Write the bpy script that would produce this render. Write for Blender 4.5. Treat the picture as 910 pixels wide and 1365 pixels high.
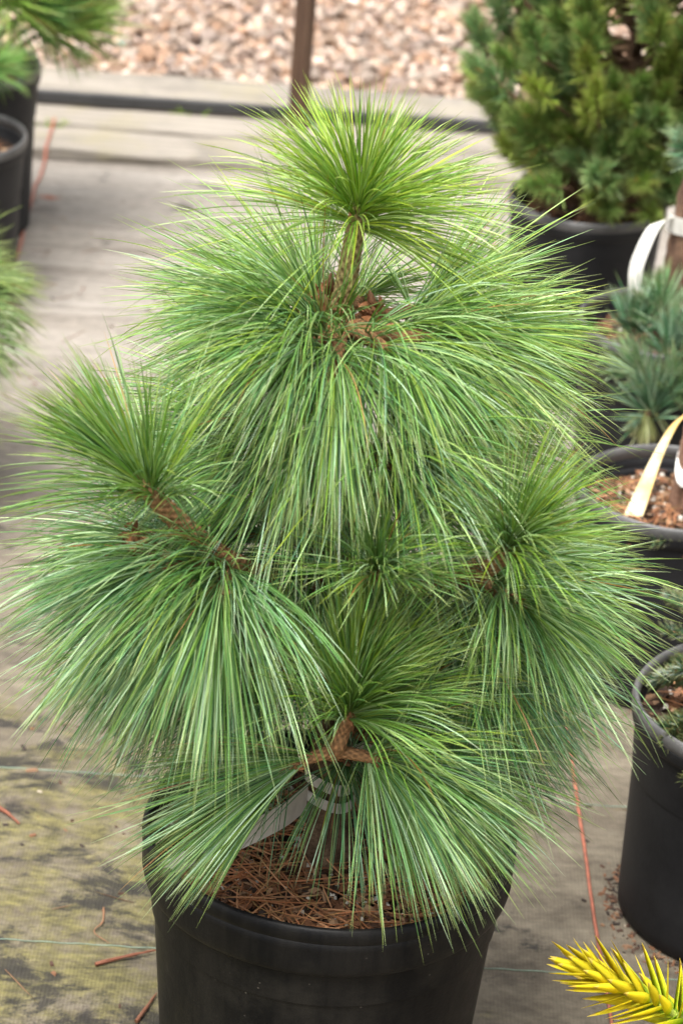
import bpy, math, random
import numpy as np
from mathutils import Matrix, Vector

for o in list(bpy.data.objects): bpy.data.objects.remove(o, do_unlink=True)
scene = bpy.context.scene
COL = scene.collection
rad = math.radians

# ------------------------------------------------------------------ camera
PITCH, ROLL = rad(26.5), rad(4.5)
fwd = Vector((0, math.cos(PITCH), -math.sin(PITCH)))
up0 = Vector((0, math.sin(PITCH), math.cos(PITCH)))
rt = Vector((1, 0, 0)) * math.cos(ROLL) + up0 * math.sin(ROLL)
upv = -Vector((1, 0, 0)) * math.sin(ROLL) + up0 * math.cos(ROLL)
cam_data = bpy.data.cameras.new('camera'); cam = bpy.data.objects.new('camera', cam_data)
COL.objects.link(cam); scene.camera = cam
m = Matrix((rt, upv, -fwd)).transposed().to_4x4()
m.translation = Vector((-0.01268, -2.15793, 1.71432))
cam.matrix_world = m
cam_data.sensor_fit = 'VERTICAL'; cam_data.sensor_width = 24; cam_data.sensor_height = 36; cam_data.lens = 94.0
cam_data.clip_start = 0.05; cam_data.clip_end = 500
cam_data.dof.use_dof = True; cam_data.dof.focus_distance = 2.45; cam_data.dof.aperture_fstop = 7.5

# ------------------------------------------------------------------ sky, sun, exposure (bright overcast)
world = bpy.data.worlds.new('World'); scene.world = world; world.use_nodes = True
wn = world.node_tree.nodes; wl = world.node_tree.links
SUN_EL, SUN_ROT = rad(70), rad(215)
sky = wn.new('ShaderNodeTexSky'); sky.sky_type = 'NISHITA'; sky.sun_disc = False
sky.sun_elevation = SUN_EL; sky.sun_rotation = SUN_ROT
sky.air_density = 1.0; sky.dust_density = 6.0; sky.ozone_density = 1.0
hs = wn.new('ShaderNodeHueSaturation'); hs.inputs['Saturation'].default_value = 0.14
wl.new(sky.outputs[0], hs.inputs['Color'])
wl.new(hs.outputs[0], wn['Background'].inputs['Color'])
wn['Background'].inputs['Strength'].default_value = 0.085
sd = bpy.data.lights.new('sun', 'SUN'); sun = bpy.data.objects.new('sun', sd); COL.objects.link(sun)
sd.energy = 1.5; sd.angle = rad(35); sd.color = (1.0, 0.985, 0.955)
az = SUN_ROT
sdir = Vector((math.sin(az) * math.cos(SUN_EL), math.cos(az) * math.cos(SUN_EL), math.sin(SUN_EL)))
sun.rotation_euler = (-sdir).to_track_quat('-Z', 'Y').to_euler()
sun.location = (0, 0, 6)
vs = scene.view_settings
vs.view_transform = 'Standard'; vs.look = 'None'; vs.gamma = 1.0; vs.use_curve_mapping = False
vs.exposure = 1.95
scene.render.engine = 'CYCLES'
scene.render.resolution_x, scene.render.resolution_y = 682, 1024

# ------------------------------------------------------------------ mesh helpers
def mesh(name, V, Q, col=None, mat=None, smooth=False, tri=None):
    """V (N,3), Q (M,4) quads, tri (K,3), col per face (M+K,3)"""
    me = bpy.data.meshes.new(name)
    V = np.asarray(V, np.float32).reshape(-1, 3)
    Q = np.zeros((0, 4), np.int32) if Q is None else np.asarray(Q, np.int32).reshape(-1, 4)
    T = np.zeros((0, 3), np.int32) if tri is None else np.asarray(tri, np.int32).reshape(-1, 3)
    loops = np.concatenate([Q.ravel(), T.ravel()])
    starts = np.concatenate([np.arange(len(Q)) * 4, len(Q) * 4 + np.arange(len(T)) * 3])
    me.vertices.add(len(V)); me.vertices.foreach_set('co', V.ravel())
    me.loops.add(len(loops)); me.loops.foreach_set('vertex_index', loops.astype(np.int32))
    me.polygons.add(len(starts)); me.polygons.foreach_set('loop_start', starts.astype(np.int32))
    me.polygons.foreach_set('use_smooth', np.full(len(starts), smooth, bool))
    me.update(calc_edges=True)
    if col is not None:
        a = me.attributes.new('col', 'FLOAT_COLOR', 'FACE')
        c = np.ones((len(starts), 4), np.float32); c[:, :3] = col
        a.data.foreach_set('color', c.ravel())
    if mat: me.materials.append(mat)
    return me

def obj(name, me, parent=None, loc=(0, 0, 0), label=None, cat=None, group=None, kind=None):
    o = bpy.data.objects.new(name, me); COL.objects.link(o)
    o.location = loc
    if parent is not None: o.parent = parent
    if label: o['label'] = label
    if cat: o['category'] = cat
    if group: o['group'] = group
    if kind: o['kind'] = kind
    return o

class MB:
    """collects quads with a colour per face"""
    def __init__(s): s.V = []; s.Q = []; s.C = []; s.n = 0
    def add(s, V, Q, C):
        V = np.asarray(V, float).reshape(-1, 3); Q = np.asarray(Q, int).reshape(-1, 4)
        C = np.asarray(C, float)
        if C.ndim == 1: C = np.tile(C, (len(Q), 1))
        s.V.append(V); s.Q.append(Q + s.n); s.C.append(C); s.n += len(V)
    def mesh(s, name, mat, smooth=False):
        return mesh(name, np.concatenate(s.V), np.concatenate(s.Q), np.concatenate(s.C), mat, smooth)

def unit(a):
    a = np.asarray(a, float); return a / np.maximum(np.linalg.norm(a, axis=-1, keepdims=True), 1e-9)

def needles(P, U, L, G, W, Cg, Cp, rng, S=6, curl=0.0):
    """curved three-sided needles: start P, direction U, length L, droop G, radius W, green and pale face colours"""
    N = len(P); D = U.copy(); pos = P.copy()
    A0 = unit(np.cross(U, unit(rng.normal(size=(N, 3)))))
    side = unit(rng.normal(size=(N, 3))) * curl
    prof = np.interp(np.linspace(0, 1, S + 1), [0, .1, .7, .92, 1], [.7, 1, .95, .6, .12])
    rings = []
    for k in range(S + 1):
        A = unit(A0 - (A0 * D).sum(1, keepdims=True) * D); B = np.cross(D, A)
        for j in range(3):
            t = 2 * math.pi * j / 3
            rings.append(pos + (A * math.cos(t) + B * math.sin(t)) * (W * prof[k])[:, None])
        pos = pos + D * (L / S)[:, None]
        f = (k + 1) / S
        D = unit(U + np.array([0, 0, -1.0]) * (G * f)[:, None] + side * f)
    V = np.stack(rings, 1)                     # N, (S+1)*3, 3
    R = (S + 1) * 3
    q = []
    for k in range(S):
        for j in range(3):
            j2 = (j + 1) % 3
            q.append((k * 3 + j, k * 3 + j2, k * 3 + 3 + j2, k * 3 + 3 + j))
    q = np.array(q)
    Q = (q[None] + (np.arange(N) * R)[:, None, None]).reshape(-1, 4)
    C = np.zeros((N, S, 3, 3))
    C[:, :, 0] = Cg[:, None]; C[:, :, 1] = Cp[:, None]; C[:, :, 2] = (Cg * .6 + Cp * .4)[:, None]
    C[:, -1, :] = C[:, -1, :] * .6 + np.array([.24, .20, .06]) * .4     # yellowed tips
    return V.reshape(-1, 3), Q, C.reshape(-1, 3)

def tube(path, r, sides=10, rings=24, lattice=0.0, freq=5, twist=160.0, rng=None, jitter=0.0, c0=(.2, .14, .08), c1=(.1, .06, .03), cap=True):
    """tapered tube along a polyline (Catmull-Rom), with a spiral lattice of leaf scars; r list of radii"""
    P = np.asarray(path, float); n = len(P)
    t = np.linspace(0, n - 1, rings)
    ext = np.vstack([2 * P[0] - P[1], P, 2 * P[-1] - P[-2]])
    i = np.minimum(t.astype(int), n - 2); f = (t - i)[:, None]
    a, b, c, d = ext[i], ext[i + 1], ext[i + 2], ext[i + 3]
    X = .5 * (2 * b + (c - a) * f + (2 * a - 5 * b + 4 * c - d) * f ** 2 + (3 * b - a - 3 * c + d) * f ** 3)
    R = np.interp(t, np.linspace(0, n - 1, len(r)), r)
    D = unit(np.gradient(X, axis=0))
    ref = np.array([0.31, 0.95, 0.1]) if abs(D[:, 1].mean()) < .8 else np.array([.95, .1, .3])
    A = unit(np.cross(D, ref)); B = np.cross(D, A)
    s = np.concatenate([[0], np.cumsum(np.linalg.norm(np.diff(X, axis=0), axis=1))])
    th = np.linspace(0, 2 * math.pi, sides, endpoint=False)
    lat = np.cos(freq * th[None] + .12 * twist * s[:, None]) * np.cos(twist * s[:, None])
    rr = R[:, None] * (1 + lattice * lat)
    if jitter: rr = rr * (1 + jitter * rng.normal(size=rr.shape))
    V = X[:, None] + rr[..., None] * (np.cos(th)[None, :, None] * A[:, None] + np.sin(th)[None, :, None] * B[:, None])
    V = V.reshape(-1, 3); Q = []; C = []
    c0 = np.array(c0); c1 = np.array(c1)
    for k in range(rings - 1):
        for j in range(sides):
            j2 = (j + 1) % sides
            Q.append((k * sides + j, k * sides + j2, (k + 1) * sides + j2, (k + 1) * sides + j))
    w = np.clip(.5 + .5 * lat[:-1], 0, 1).reshape(-1, 1)
    C = c1 * (1 - w) + c0 * w
    if cap:
        for base, e in ((0, 0), ((rings - 1) * sides, rings - 1)):
            V = np.vstack([V, X[e]]); ci = len(V) - 1
            for j in range(0, sides, 2):
                Q.append((base + j, base + (j + 1) % sides, base + (j + 2) % sides, ci)); C = np.vstack([C, c1])
    return V, np.array(Q), C

def lathe(profile, seg=96, flute=None):
    pr = np.asarray(profile, float); n = len(pr); V = []
    th = np.linspace(0, 2 * math.pi, seg, endpoint=False)
    V = np.stack([np.stack([p[0] * np.cos(th), p[0] * np.sin(th), np.full(seg, p[1])], 1) for p in pr], 0).reshape(-1, 3)
    Q = [(k * seg + j, k * seg + (j + 1) % seg, (k + 1) * seg + (j + 1) % seg, (k + 1) * seg + j) for k in range(n - 1) for j in range(seg)]
    return V, np.array(Q)

# ------------------------------------------------------------------ materials
def newmat(name):
    mt = bpy.data.materials.new(name); mt.use_nodes = True
    return mt, mt.node_tree.nodes, mt.node_tree.links, mt.node_tree.nodes['Principled BSDF']

def ramp(nodes, stops):
    r = nodes.new('ShaderNodeValToRGB'); e = r.color_ramp.elements
    while len(e) < len(stops): e.new(.5)
    for x, (p, c) in zip(e, stops): x.position = p; x.color = (*c, 1) if len(c) == 3 else c
    return r

def noise(nodes, links, scale, detail=6, rough=.6, vec=None, stretch=None):
    n = nodes.new('ShaderNodeTexNoise'); n.inputs['Scale'].default_value = scale
    n.inputs['Detail'].default_value = detail; n.inputs['Roughness'].default_value = rough
    if vec is not None:
        if stretch:
            mp = nodes.new('ShaderNodeMapping'); mp.inputs['Scale'].default_value = stretch
            links.new(vec, mp.inputs['Vector']); vec = mp.outputs[0]
        links.new(vec, n.inputs['Vector'])
    return n

def mixc(nodes, links, fac, a, b, mode='MIX'):
    x = nodes.new('ShaderNodeMix'); x.data_type = 'RGBA'; x.blend_type = mode
    for sock, v in ((x.inputs[0], fac), (x.inputs[6], a), (x.inputs[7], b)):
        if hasattr(v, 'is_output'): links.new(v, sock)
        elif isinstance(v, (int, float)): sock.default_value = v
        else: sock.default_value = (*v, 1)
    return x.outputs[2]

def bump(nodes, links, bsdf, h, dist, strength=1.0, prev=None):
    b = nodes.new('ShaderNodeBump'); b.inputs['Distance'].default_value = dist; b.inputs['Strength'].default_value = strength
    links.new(h, b.inputs['Height'])
    if prev is not None: links.new(prev.outputs[0], b.inputs['Normal'])
    links.new(b.outputs[0], bsdf.inputs['Normal']); return b

def attr_mat(name, rough=.5, spec=.5, transl=0.0, grain=None, objrand=0.0, bumpd=0.0):
    mt, n, l, b = newmat(name)
    at = n.new('ShaderNodeAttribute'); at.attribute_name = 'col'; c = at.outputs['Color']
    if grain:
        tc = n.new('ShaderNodeTexCoord'); nz = noise(n, l, grain, 5, .65, tc.outputs['Object'])
        r = ramp(n, [(.25, (.45, .45, .45)), (.75, (1.45, 1.45, 1.45))]); l.new(nz.outputs[0], r.inputs[0])
        c = mixc(n, l, 1.0, c, r.outputs[0], 'MULTIPLY')
        if bumpd: bump(n, l, b, nz.outputs[0], bumpd)
    if objrand:
        oi = n.new('ShaderNodeObjectInfo'); r2 = ramp(n, [(0, (1 - objrand,) * 3), (1, (1 + objrand,) * 3)])
        l.new(oi.outputs['Random'], r2.inputs[0]); c = mixc(n, l, 1.0, c, r2.outputs[0], 'MULTIPLY')
    l.new(c, b.inputs['Base Color']); b.inputs['Roughness'].default_value = rough
    b.inputs['Specular IOR Level'].default_value = spec
    if transl:
        tr = n.new('ShaderNodeBsdfTranslucent'); l.new(c, tr.inputs['Color'])
        ms = n.new('ShaderNodeMixShader'); ms.inputs[0].default_value = transl
        l.new(b.outputs[0], ms.inputs[1]); l.new(tr.outputs[0], ms.inputs[2])
        l.new(ms.outputs[0], n['Material Output'].inputs['Surface'])
    return mt

M_needle = attr_mat('pine_needle', .38, .6, .22)
M_needle_bg = attr_mat('short_needle', .45, .5, .15, objrand=.18)
M_bark = attr_mat('bark', .85, .25, grain=260, bumpd=.002)
M_bud = attr_mat('bud_scale', .6, .4, .15)
M_litter = attr_mat('litter', .7, .35)
M_stone = attr_mat('stone', .8, .3, grain=55, objrand=.12, bumpd=.003)
M_leaf_y = attr_mat('yellow_leaf', .6, .2, .45, objrand=.12)
M_weed = attr_mat('weed_blade', .5, .4, .25)

def pot_mat():
    mt, n, l, b = newmat('black_plastic')
    tc = n.new('ShaderNodeTexCoord')
    big = noise(n, l, 9, 8, .7, tc.outputs['Object'])
    st = noise(n, l, 14, 6, .7, tc.outputs['Object'], (1.6, 1.6, .22))
    fine = noise(n, l, 240, 3, .6, tc.outputs['Object'])
    r = ramp(n, [(.42, (0, 0, 0)), (.72, (1, 1, 1))]); l.new(st.outputs[0], r.inputs[0])
    r2 = ramp(n, [(.50, (0, 0, 0)), (.8, (1, 1, 1))]); l.new(big.outputs[0], r2.inputs[0])
    c = mixc(n, l, r.outputs[0], (.004, .004, .0045), (.016, .0145, .0125))
    c = mixc(n, l, r2.outputs[0], c, (.028, .025, .020))
    sp = n.new('ShaderNodeTexVoronoi'); sp.inputs['Scale'].default_value = 85; l.new(tc.outputs['Object'], sp.inputs['Vector'])
    r3 = ramp(n, [(.05, (1, 1, 1)), (.10, (0, 0, 0))]); l.new(sp.outputs['Distance'], r3.inputs[0])
    msk = n.new('ShaderNodeMath'); msk.operation = 'MULTIPLY'; l.new(r3.outputs[0], msk.inputs[0]); l.new(r2.outputs[0], msk.inputs[1])
    c = mixc(n, l, msk.outputs[0], c, (.25, .22, .18))
    l.new(c, b.inputs['Base Color'])
    rr = ramp(n, [(.3, (.34,) * 3), (.7, (.62,) * 3)]); l.new(big.outputs[0], rr.inputs[0]); l.new(rr.outputs[0], b.inputs['Roughness'])
    b.inputs['Specular IOR Level'].default_value = .14
    bump(n, l, b, fine.outputs[0], .0006, .5)
    return mt
M_pot = pot_mat()

def pot_grey():
    mt, n, l, b = newmat('weathered_black_plastic')
    tc = n.new('ShaderNodeTexCoord'); nz = noise(n, l, 11, 8, .7, tc.outputs['Object'])
    r = ramp(n, [(.3, (.008, .008, .009)), (.75, (.022, .022, .023))]); l.new(nz.outputs[0], r.inputs[0])
    l.new(r.outputs[0], b.inputs['Base Color']); b.inputs['Roughness'].default_value = .55; b.inputs['Specular IOR Level'].default_value = .22
    f = noise(n, l, 200, 3, .6, tc.outputs['Object']); bump(n, l, b, f.outputs[0], .0005, .5)
    return mt
M_potg = pot_grey()
def rim_mat():
    mt, n, l, b = newmat('pale_rim_plastic')  # pale tone puts the rim's highlight into the colour
    tc = n.new('ShaderNodeTexCoord'); nz = noise(n, l, 20, 8, .7, tc.outputs['Object'])
    r = ramp(n, [(.3, (.035, .034, .033)), (.75, (.14, .135, .13))]); l.new(nz.outputs[0], r.inputs[0])
    l.new(r.outputs[0], b.inputs['Base Color']); b.inputs['Roughness'].default_value = .42
    return mt
M_rimg = rim_mat()

def soil_mat():
    mt, n, l, b = newmat('potting_soil')
    tc = n.new('ShaderNodeTexCoord'); nz = noise(n, l, 60, 8, .75, tc.outputs['Object'])
    r = ramp(n, [(.3, (.012, .008, .005)), (.55, (.05, .026, .014)), (.8, (.14, .07, .035))]); l.new(nz.outputs[0], r.inputs[0])
    l.new(r.outputs[0], b.inputs['Base Color']); b.inputs['Roughness'].default_value = .9
    bump(n, l, b, nz.outputs[0], .006)
    return mt
M_soil = soil_mat()

def mat_mat():
    """old woven landscape fabric: taupe weave, paler towards the back, dark wet stains and yellow-green moss"""
    mt, n, l, b = newmat('landscape_fabric')
    tc = n.new('ShaderNodeTexCoord'); vec = tc.outputs['Object']
    big = noise(n, l, 2.6, 9, .68, vec)
    mid = noise(n, l, 11, 9, .72, vec, (1, 1.5, 1))
    fin = noise(n, l, 90, 6, .7, vec, (.45, 1.0, 1))
    r = ramp(n, [(.34, (.072, .058, .041)), (.5, (.136, .112, .079)), (.66, (.190, .160, .116))]); l.new(mid.outputs[0], r.inputs[0])
    # paler streaked tone, growing towards the back
    sx = n.new('ShaderNodeSeparateXYZ'); l.new(vec, sx.inputs[0])
    mr = n.new('ShaderNodeMapRange'); mr.inputs['From Min'].default_value = .5; mr.inputs['From Max'].default_value = 2.2
    mr.interpolation_type = 'SMOOTHSTEP'; l.new(sx.outputs['Y'], mr.inputs['Value'])
    stk = noise(n, l, 5, 9, .72, vec, (.22, 3.2, 1)); far_tone = ramp(n, [(.30, (.16, .136, .110)), (.47, (.240, .210, .178)), (.66, (.325, .292, .255))]); l.new(stk.outputs[0], far_tone.inputs[0])
    c = mixc(n, l, mr.outputs[0], r.outputs[0], far_tone.outputs[0])
    sb = noise(n, l, 3.3, 10, .74, vec, (.30, 4.5, 1)); sbm = ramp(n, [(.54, (0, 0, 0)), (.64, (.62, .62, .62))]); l.new(sb.outputs[0], sbm.inputs[0])
    c = mixc(n, l, sbm.outputs[0], c, (.085, .064, .046))
    # moss, mostly left of the front pot
    mn = noise(n, l, 11, 12, .78, vec, (.9, 1.15, 1))
    mrx = n.new('ShaderNodeMapRange'); mrx.inputs['From Min'].default_value = .30; mrx.inputs['From Max'].default_value = -.18
    mrx.inputs['To Min'].default_value = -.10; mrx.inputs['To Max'].default_value = .11; l.new(sx.outputs['X'], mrx.inputs['Value'])
    mry = n.new('ShaderNodeMapRange'); mry.inputs['From Min'].default_value = .45; mry.inputs['From Max'].default_value = 1.15
    mry.inputs['To Min'].default_value = 0; mry.inputs['To Max'].default_value = -.30; l.new(sx.outputs['Y'], mry.inputs['Value'])
    a1 = n.new('ShaderNodeMath'); l.new(mn.outputs[0], a1.inputs[0]); l.new(mrx.outputs[0], a1.inputs[1])
    a2 = n.new('ShaderNodeMath'); l.new(a1.outputs[0], a2.inputs[0]); l.new(mry.outputs[0], a2.inputs[1])
    mm = ramp(n, [(.52, (0, 0, 0)), (.66, (.8, .8, .8))]); l.new(a2.outputs[0], mm.inputs[0])
    mcol = ramp(n, [(.3, (.055, .050, .016)), (.7, (.19, .165, .05))]); l.new(fin.outputs[0], mcol.inputs[0])
    c = mixc(n, l, mm.outputs[0], c, mcol.outputs[0])
    # dark wet dirt
    dn = noise(n, l, 9, 12, .78, vec, (.8, 1.3, 1)); dn.inputs['Distortion'].default_value = .4
    mrd = n.new('ShaderNodeMapRange'); mrd.inputs['From Min'].default_value = -.05; mrd.inputs['From Max'].default_value = .35
    mrd.inputs['To Min'].default_value = 0; mrd.inputs['To Max'].default_value = -.09; l.new(sx.outputs['X'], mrd.inputs['Value'])
    a3 = n.new('ShaderNodeMath'); l.new(dn.outputs[0], a3.inputs[0]); l.new(mrd.outputs[0], a3.inputs[1])
    mrf = n.new('ShaderNodeMapRange'); mrf.inputs['From Min'].default_value = .5; mrf.inputs['From Max'].default_value = 1.3
    mrf.inputs['To Min'].default_value = .012; mrf.inputs['To Max'].default_value = -.07; l.new(sx.outputs['Y'], mrf.inputs['Value'])
    a4 = n.new('ShaderNodeMath'); l.new(a3.outputs[0], a4.inputs[0]); l.new(mrf.outputs[0], a4.inputs[1]); a3 = a4
    dm = ramp(n, [(.51, (0, 0, 0)), (.58, (.88, .88, .88))]); l.new(a3.outputs[0], dm.inputs[0])
    c = mixc(n, l, dm.outputs[0], c, (.018, .016, .014))
    # grain of the weave
    fr = ramp(n, [(.3, (.72, .72, .72)), (.7, (1.2, 1.2, 1.2))]); l.new(fin.outputs[0], fr.inputs[0])
    c = mixc(n, l, 1.0, c, fr.outputs[0], 'MULTIPLY')
    wx = n.new('ShaderNodeTexWave'); wx.bands_direction = 'X'; wx.inputs['Scale'].default_value = 75; l.new(vec, wx.inputs[0])
    wy = n.new('ShaderNodeTexWave'); wy.bands_direction = 'Y'; wy.inputs['Scale'].default_value = 110; l.new(vec, wy.inputs[0])
    wv = n.new('ShaderNodeMath'); wv.operation = 'MULTIPLY'; l.new(wx.outputs['Fac'], wv.inputs[0]); l.new(wy.outputs['Fac'], wv.inputs[1])
    wr = ramp(n, [(0, (.90, .90, .90)), (1, (1.08, 1.08, 1.08))]); l.new(wv.outputs[0], wr.inputs[0])
    c = mixc(n, l, 1.0, c, wr.outputs[0], 'MULTIPLY')
    l.new(c, b.inputs['Base Color'])
    b.inputs['Roughness'].default_value = .7; b.inputs['Specular IOR Level'].default_value = .3
    b1 = bump(n, l, b, wv.outputs[0], .0008, .6)
    b2 = bump(n, l, b, mid.outputs[0], .006, .5, b1)
    bump(n, l, b, fin.outputs[0], .002, .6, b2)
    return mt
M_mat = mat_mat()

def wood_mat(name, c0, c1, c2, axis_scale, moss=0.0):
    mt, n, l, b = newmat(name)
    tc = n.new('ShaderNodeTexCoord'); nz = noise(n, l, 9, 9, .7, tc.outputs['Object'], axis_scale)
    r = ramp(n, [(.25, c0), (.5, c1), (.8, c2)]); l.new(nz.outputs[0], r.inputs[0]); c = r.outputs[0]
    bl = noise(n, l, 5, 8, .7, tc.outputs['Object'])
    bm = ramp(n, [(.5, (0, 0, 0)), (.68, (.8, .8, .8))]); l.new(bl.outputs[0], bm.inputs[0])
    c = mixc(n, l, bm.outputs[0], c, tuple(x * .5 for x in c1))
    if moss:
        mn = noise(n, l, 7, 8, .7, tc.outputs['Object']); mr = ramp(n, [(.5, (0, 0, 0)), (.7, (moss,) * 3)]); l.new(mn.outputs[0], mr.inputs[0])
        c = mixc(n, l, mr.outputs[0], c, (.22, .19, .09))
    l.new(c, b.inputs['Base Color']); b.inputs['Roughness'].default_value = .8
    bump(n, l, b, nz.outputs[0], .004)
    return mt
M_plank = wood_mat('weathered_timber', (.10, .085, .068), (.235, .205, .168), (.34, .30, .25), (.25, 6, 6), .5)
M_post = wood_mat('rusty_brown_stake', (.03, .015, .009), (.075, .038, .02), (.15, .09, .055), (7, 7, .5))

def plain(name, c, rough=.6, var=.15, scale=40):
    mt, n, l, b = newmat(name)
    tc = n.new('ShaderNodeTexCoord'); nz = noise(n, l, scale, 6, .6, tc.outputs['Object'])
    r = ramp(n, [(.3, tuple(x * (1 - var) for x in c)), (.7, tuple(min(1, x * (1 + var)) for x in c))])
    l.new(nz.outputs[0], r.inputs[0]); l.new(r.outputs[0], b.inputs['Base Color']); b.inputs['Roughness'].default_value = rough
    return mt
M_tag = plain('white_tag_paper', (.62, .60, .55), .55, .16, 45)
M_orange = plain('orange_twine', (.30, .095, .055), .6, .35, 60)
M_green = plain('pale_green_thread', (.17, .23, .17), .7, .35, 50)
M_gravelbase = plain('gravel_dirt', (.20, .125, .08), .9, .35, 18)
def ytag_mat():
    mt, n, l, b = newmat('faded_yellow_tag')
    tc = n.new('ShaderNodeTexCoord'); nz = noise(n, l, 16, 6, .6, tc.outputs['Object'], (1, 1, .6))
    r = ramp(n, [(.36, (.52, .27, .05)), (.48, (.58, .40, .13)), (.6, (.62, .52, .32))]); l.new(nz.outputs[0], r.inputs[0])
    l.new(r.outputs[0], b.inputs['Base Color']); b.inputs['Roughness'].default_value = .5
    return mt
M_ytag = ytag_mat()

# ------------------------------------------------------------------ ground: fabric sheet with folds
rng = np.random.default_rng(7)
MAT_YAW = rad(1.8)
def fabric_z(x, y):
    """gentle folds of the loose fabric, running roughly across"""
    f = 0
    for (yc, w, h, sl, ph) in ((1.02, .045, .006, .06, .3), (1.42, .05, .007, -.05, 1.3), (1.62, .03, .005, .03, 2.2), (1.95, .05, .008, .04, .5),
                               (2.10, .03, .006, .08, 3.0), (2.30, .05, .008, -.02, 4.0), (2.52, .035, .006, .02, 5.0), (.72, .06, .006, -.04, 2.0)):
        f = f + 1.7 * h * np.exp(-((y - yc - sl * x - .02 * np.sin(3.1 * x + ph)) / w) ** 2) * (.6 + .4 * np.sin(2.3 * x + ph * 2))
    f = f + .0015 * np.sin(9 * x + 3 * np.sin(4 * y)) * np.sin(7 * y + 2)
    return f * np.clip((y - .45) / .3, 0, 1)
gx = np.concatenate([[-60, -20, -6, -3], np.linspace(-1.6, 1.6, 90), [3, 6, 20, 60]])
gy = np.concatenate([[-60, -20, -6, -3], np.linspace(-1.2, 2.78, 210), [2.9, 3.2, 4, 6, 20, 80]])
X, Y = np.meshgrid(gx, gy, indexing='ij')
Z = np.where((np.abs(X) < 1.7) & (Y < 2.75) & (Y > -1.2), fabric_z(X, Y), 0.0)
Vg = np.stack([X, Y, Z], -1).reshape(-1, 3); ny = len(gy)
Qg = [(i * ny + j, (i + 1) * ny + j, (i + 1) * ny + j + 1, i * ny + j + 1) for i in range(len(gx) - 1) for j in range(ny - 1)]
ground = obj('ground', mesh('ground', Vg, Qg, None, M_mat, True), kind='structure')

def thread(name, pts, r, mat, parent=None, wig=0.0, **kw):
    pts = np.asarray(pts, float); n = 160
    t = np.linspace(0, 1, n)[:, None]; P = pts[0] * (1 - t) + pts[1] * t
    P[:, 2] = np.where(P[:, 1] > 2.69, .0200 + r, fabric_z(P[:, 0], P[:, 1]) * (P[:, 1] < 2.75) + r * .9)
    d = unit(pts[1] - pts[0]); perp = np.array([-d[1], d[0], 0])
    k = np.arange(n)
    P += perp * (np.cumsum(rng.normal(size=(n, 1)), 0) * .00025)
    if wig: P += perp * (wig * (1 - 2 * (k % 2)))[:, None]
    V, Q, C = tube(P, [r, r], 5, n * 2 if wig else n)
    return obj(name, mesh(name, V, Q, None, mat, True), parent, **kw)
cy, sy = math.cos(MAT_YAW), math.sin(MAT_YAW)
for yy in (.206, .545, .885, 1.225):
    thread('woven_thread', [(-1.5, yy - 1.5 * sy, 0), (1.5, yy + 1.5 * sy, 0)], .0007, M_green, ground, wig=.0007)
thread('twine', [(.322, -.15, 0), (.222, 2.45, 0)], .0022, M_orange,
       label='orange twine stretched along the fabric right of the front pot', cat='twine', group='orange twines along the fabric')
thread('twine', [(-.634, 2.862, 0), (-.585, 1.62, 0)], .0028, M_orange,
       label='orange twine running past the black pots at upper left', cat='twine', group='orange twines along the fabric')

# ------------------------------------------------------------------ timber edging, stake, gravel
def plank(name, x0, x1, y0, y1, z0, z1, label, seed):
    r = np.random.default_rng(seed); n = 60
    xs = np.linspace(x0, x1, n); b = .004
    V = []; Q = []
    wob = np.cumsum(r.normal(size=(n, 4)), 0) * .0006
    prof = [(y0, z0), (y0, z1 - b), (y0 + b, z1), (y1 - b, z1), (y1, z1 - b), (y1, z0)]
    for i, x in enumerate(xs):
        for k, (y, z) in enumerate(prof):
            V.append((x, y + wob[i, k % 2] + r.normal() * .0008 + math.tan(MAT_YAW) * x, z + (wob[i, 2] + r.normal() * .0006 if z > z0 else 0)))
    m_ = len(prof)
    for i in range(n - 1):
        for k in range(m_):
            k2 = (k + 1) % m_
            Q.append((i * m_ + k, (i + 1) * m_ + k, (i + 1) * m_ + k2, i * m_ + k2))
    e = (n - 1) * m_
    Q += [(0, 1, 2, 3), (0, 3, 4, 5), (e, e + 3, e + 2, e + 1), (e, e + 5, e + 4, e + 3)]
    return obj(name, mesh(name, V, Q, None, M_plank), label=label, cat='plank', group='timber edging planks')
pk = plank('plank', -1.9, 1.9, 2.995, 3.150, .007, .040, 'thick weathered grey timber plank with dark front edge beside the gravel', 1)
plank('plank', -1.9, 1.9, 2.862, 2.972, .002, .017, 'thin weathered plank lying just in front of the thick timber edging', 2)
plank('plank', -1.9, 1.9, 2.708, 2.842, .002, .019, 'weathered plank nearest the camera where the fabric begins', 3)
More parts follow.
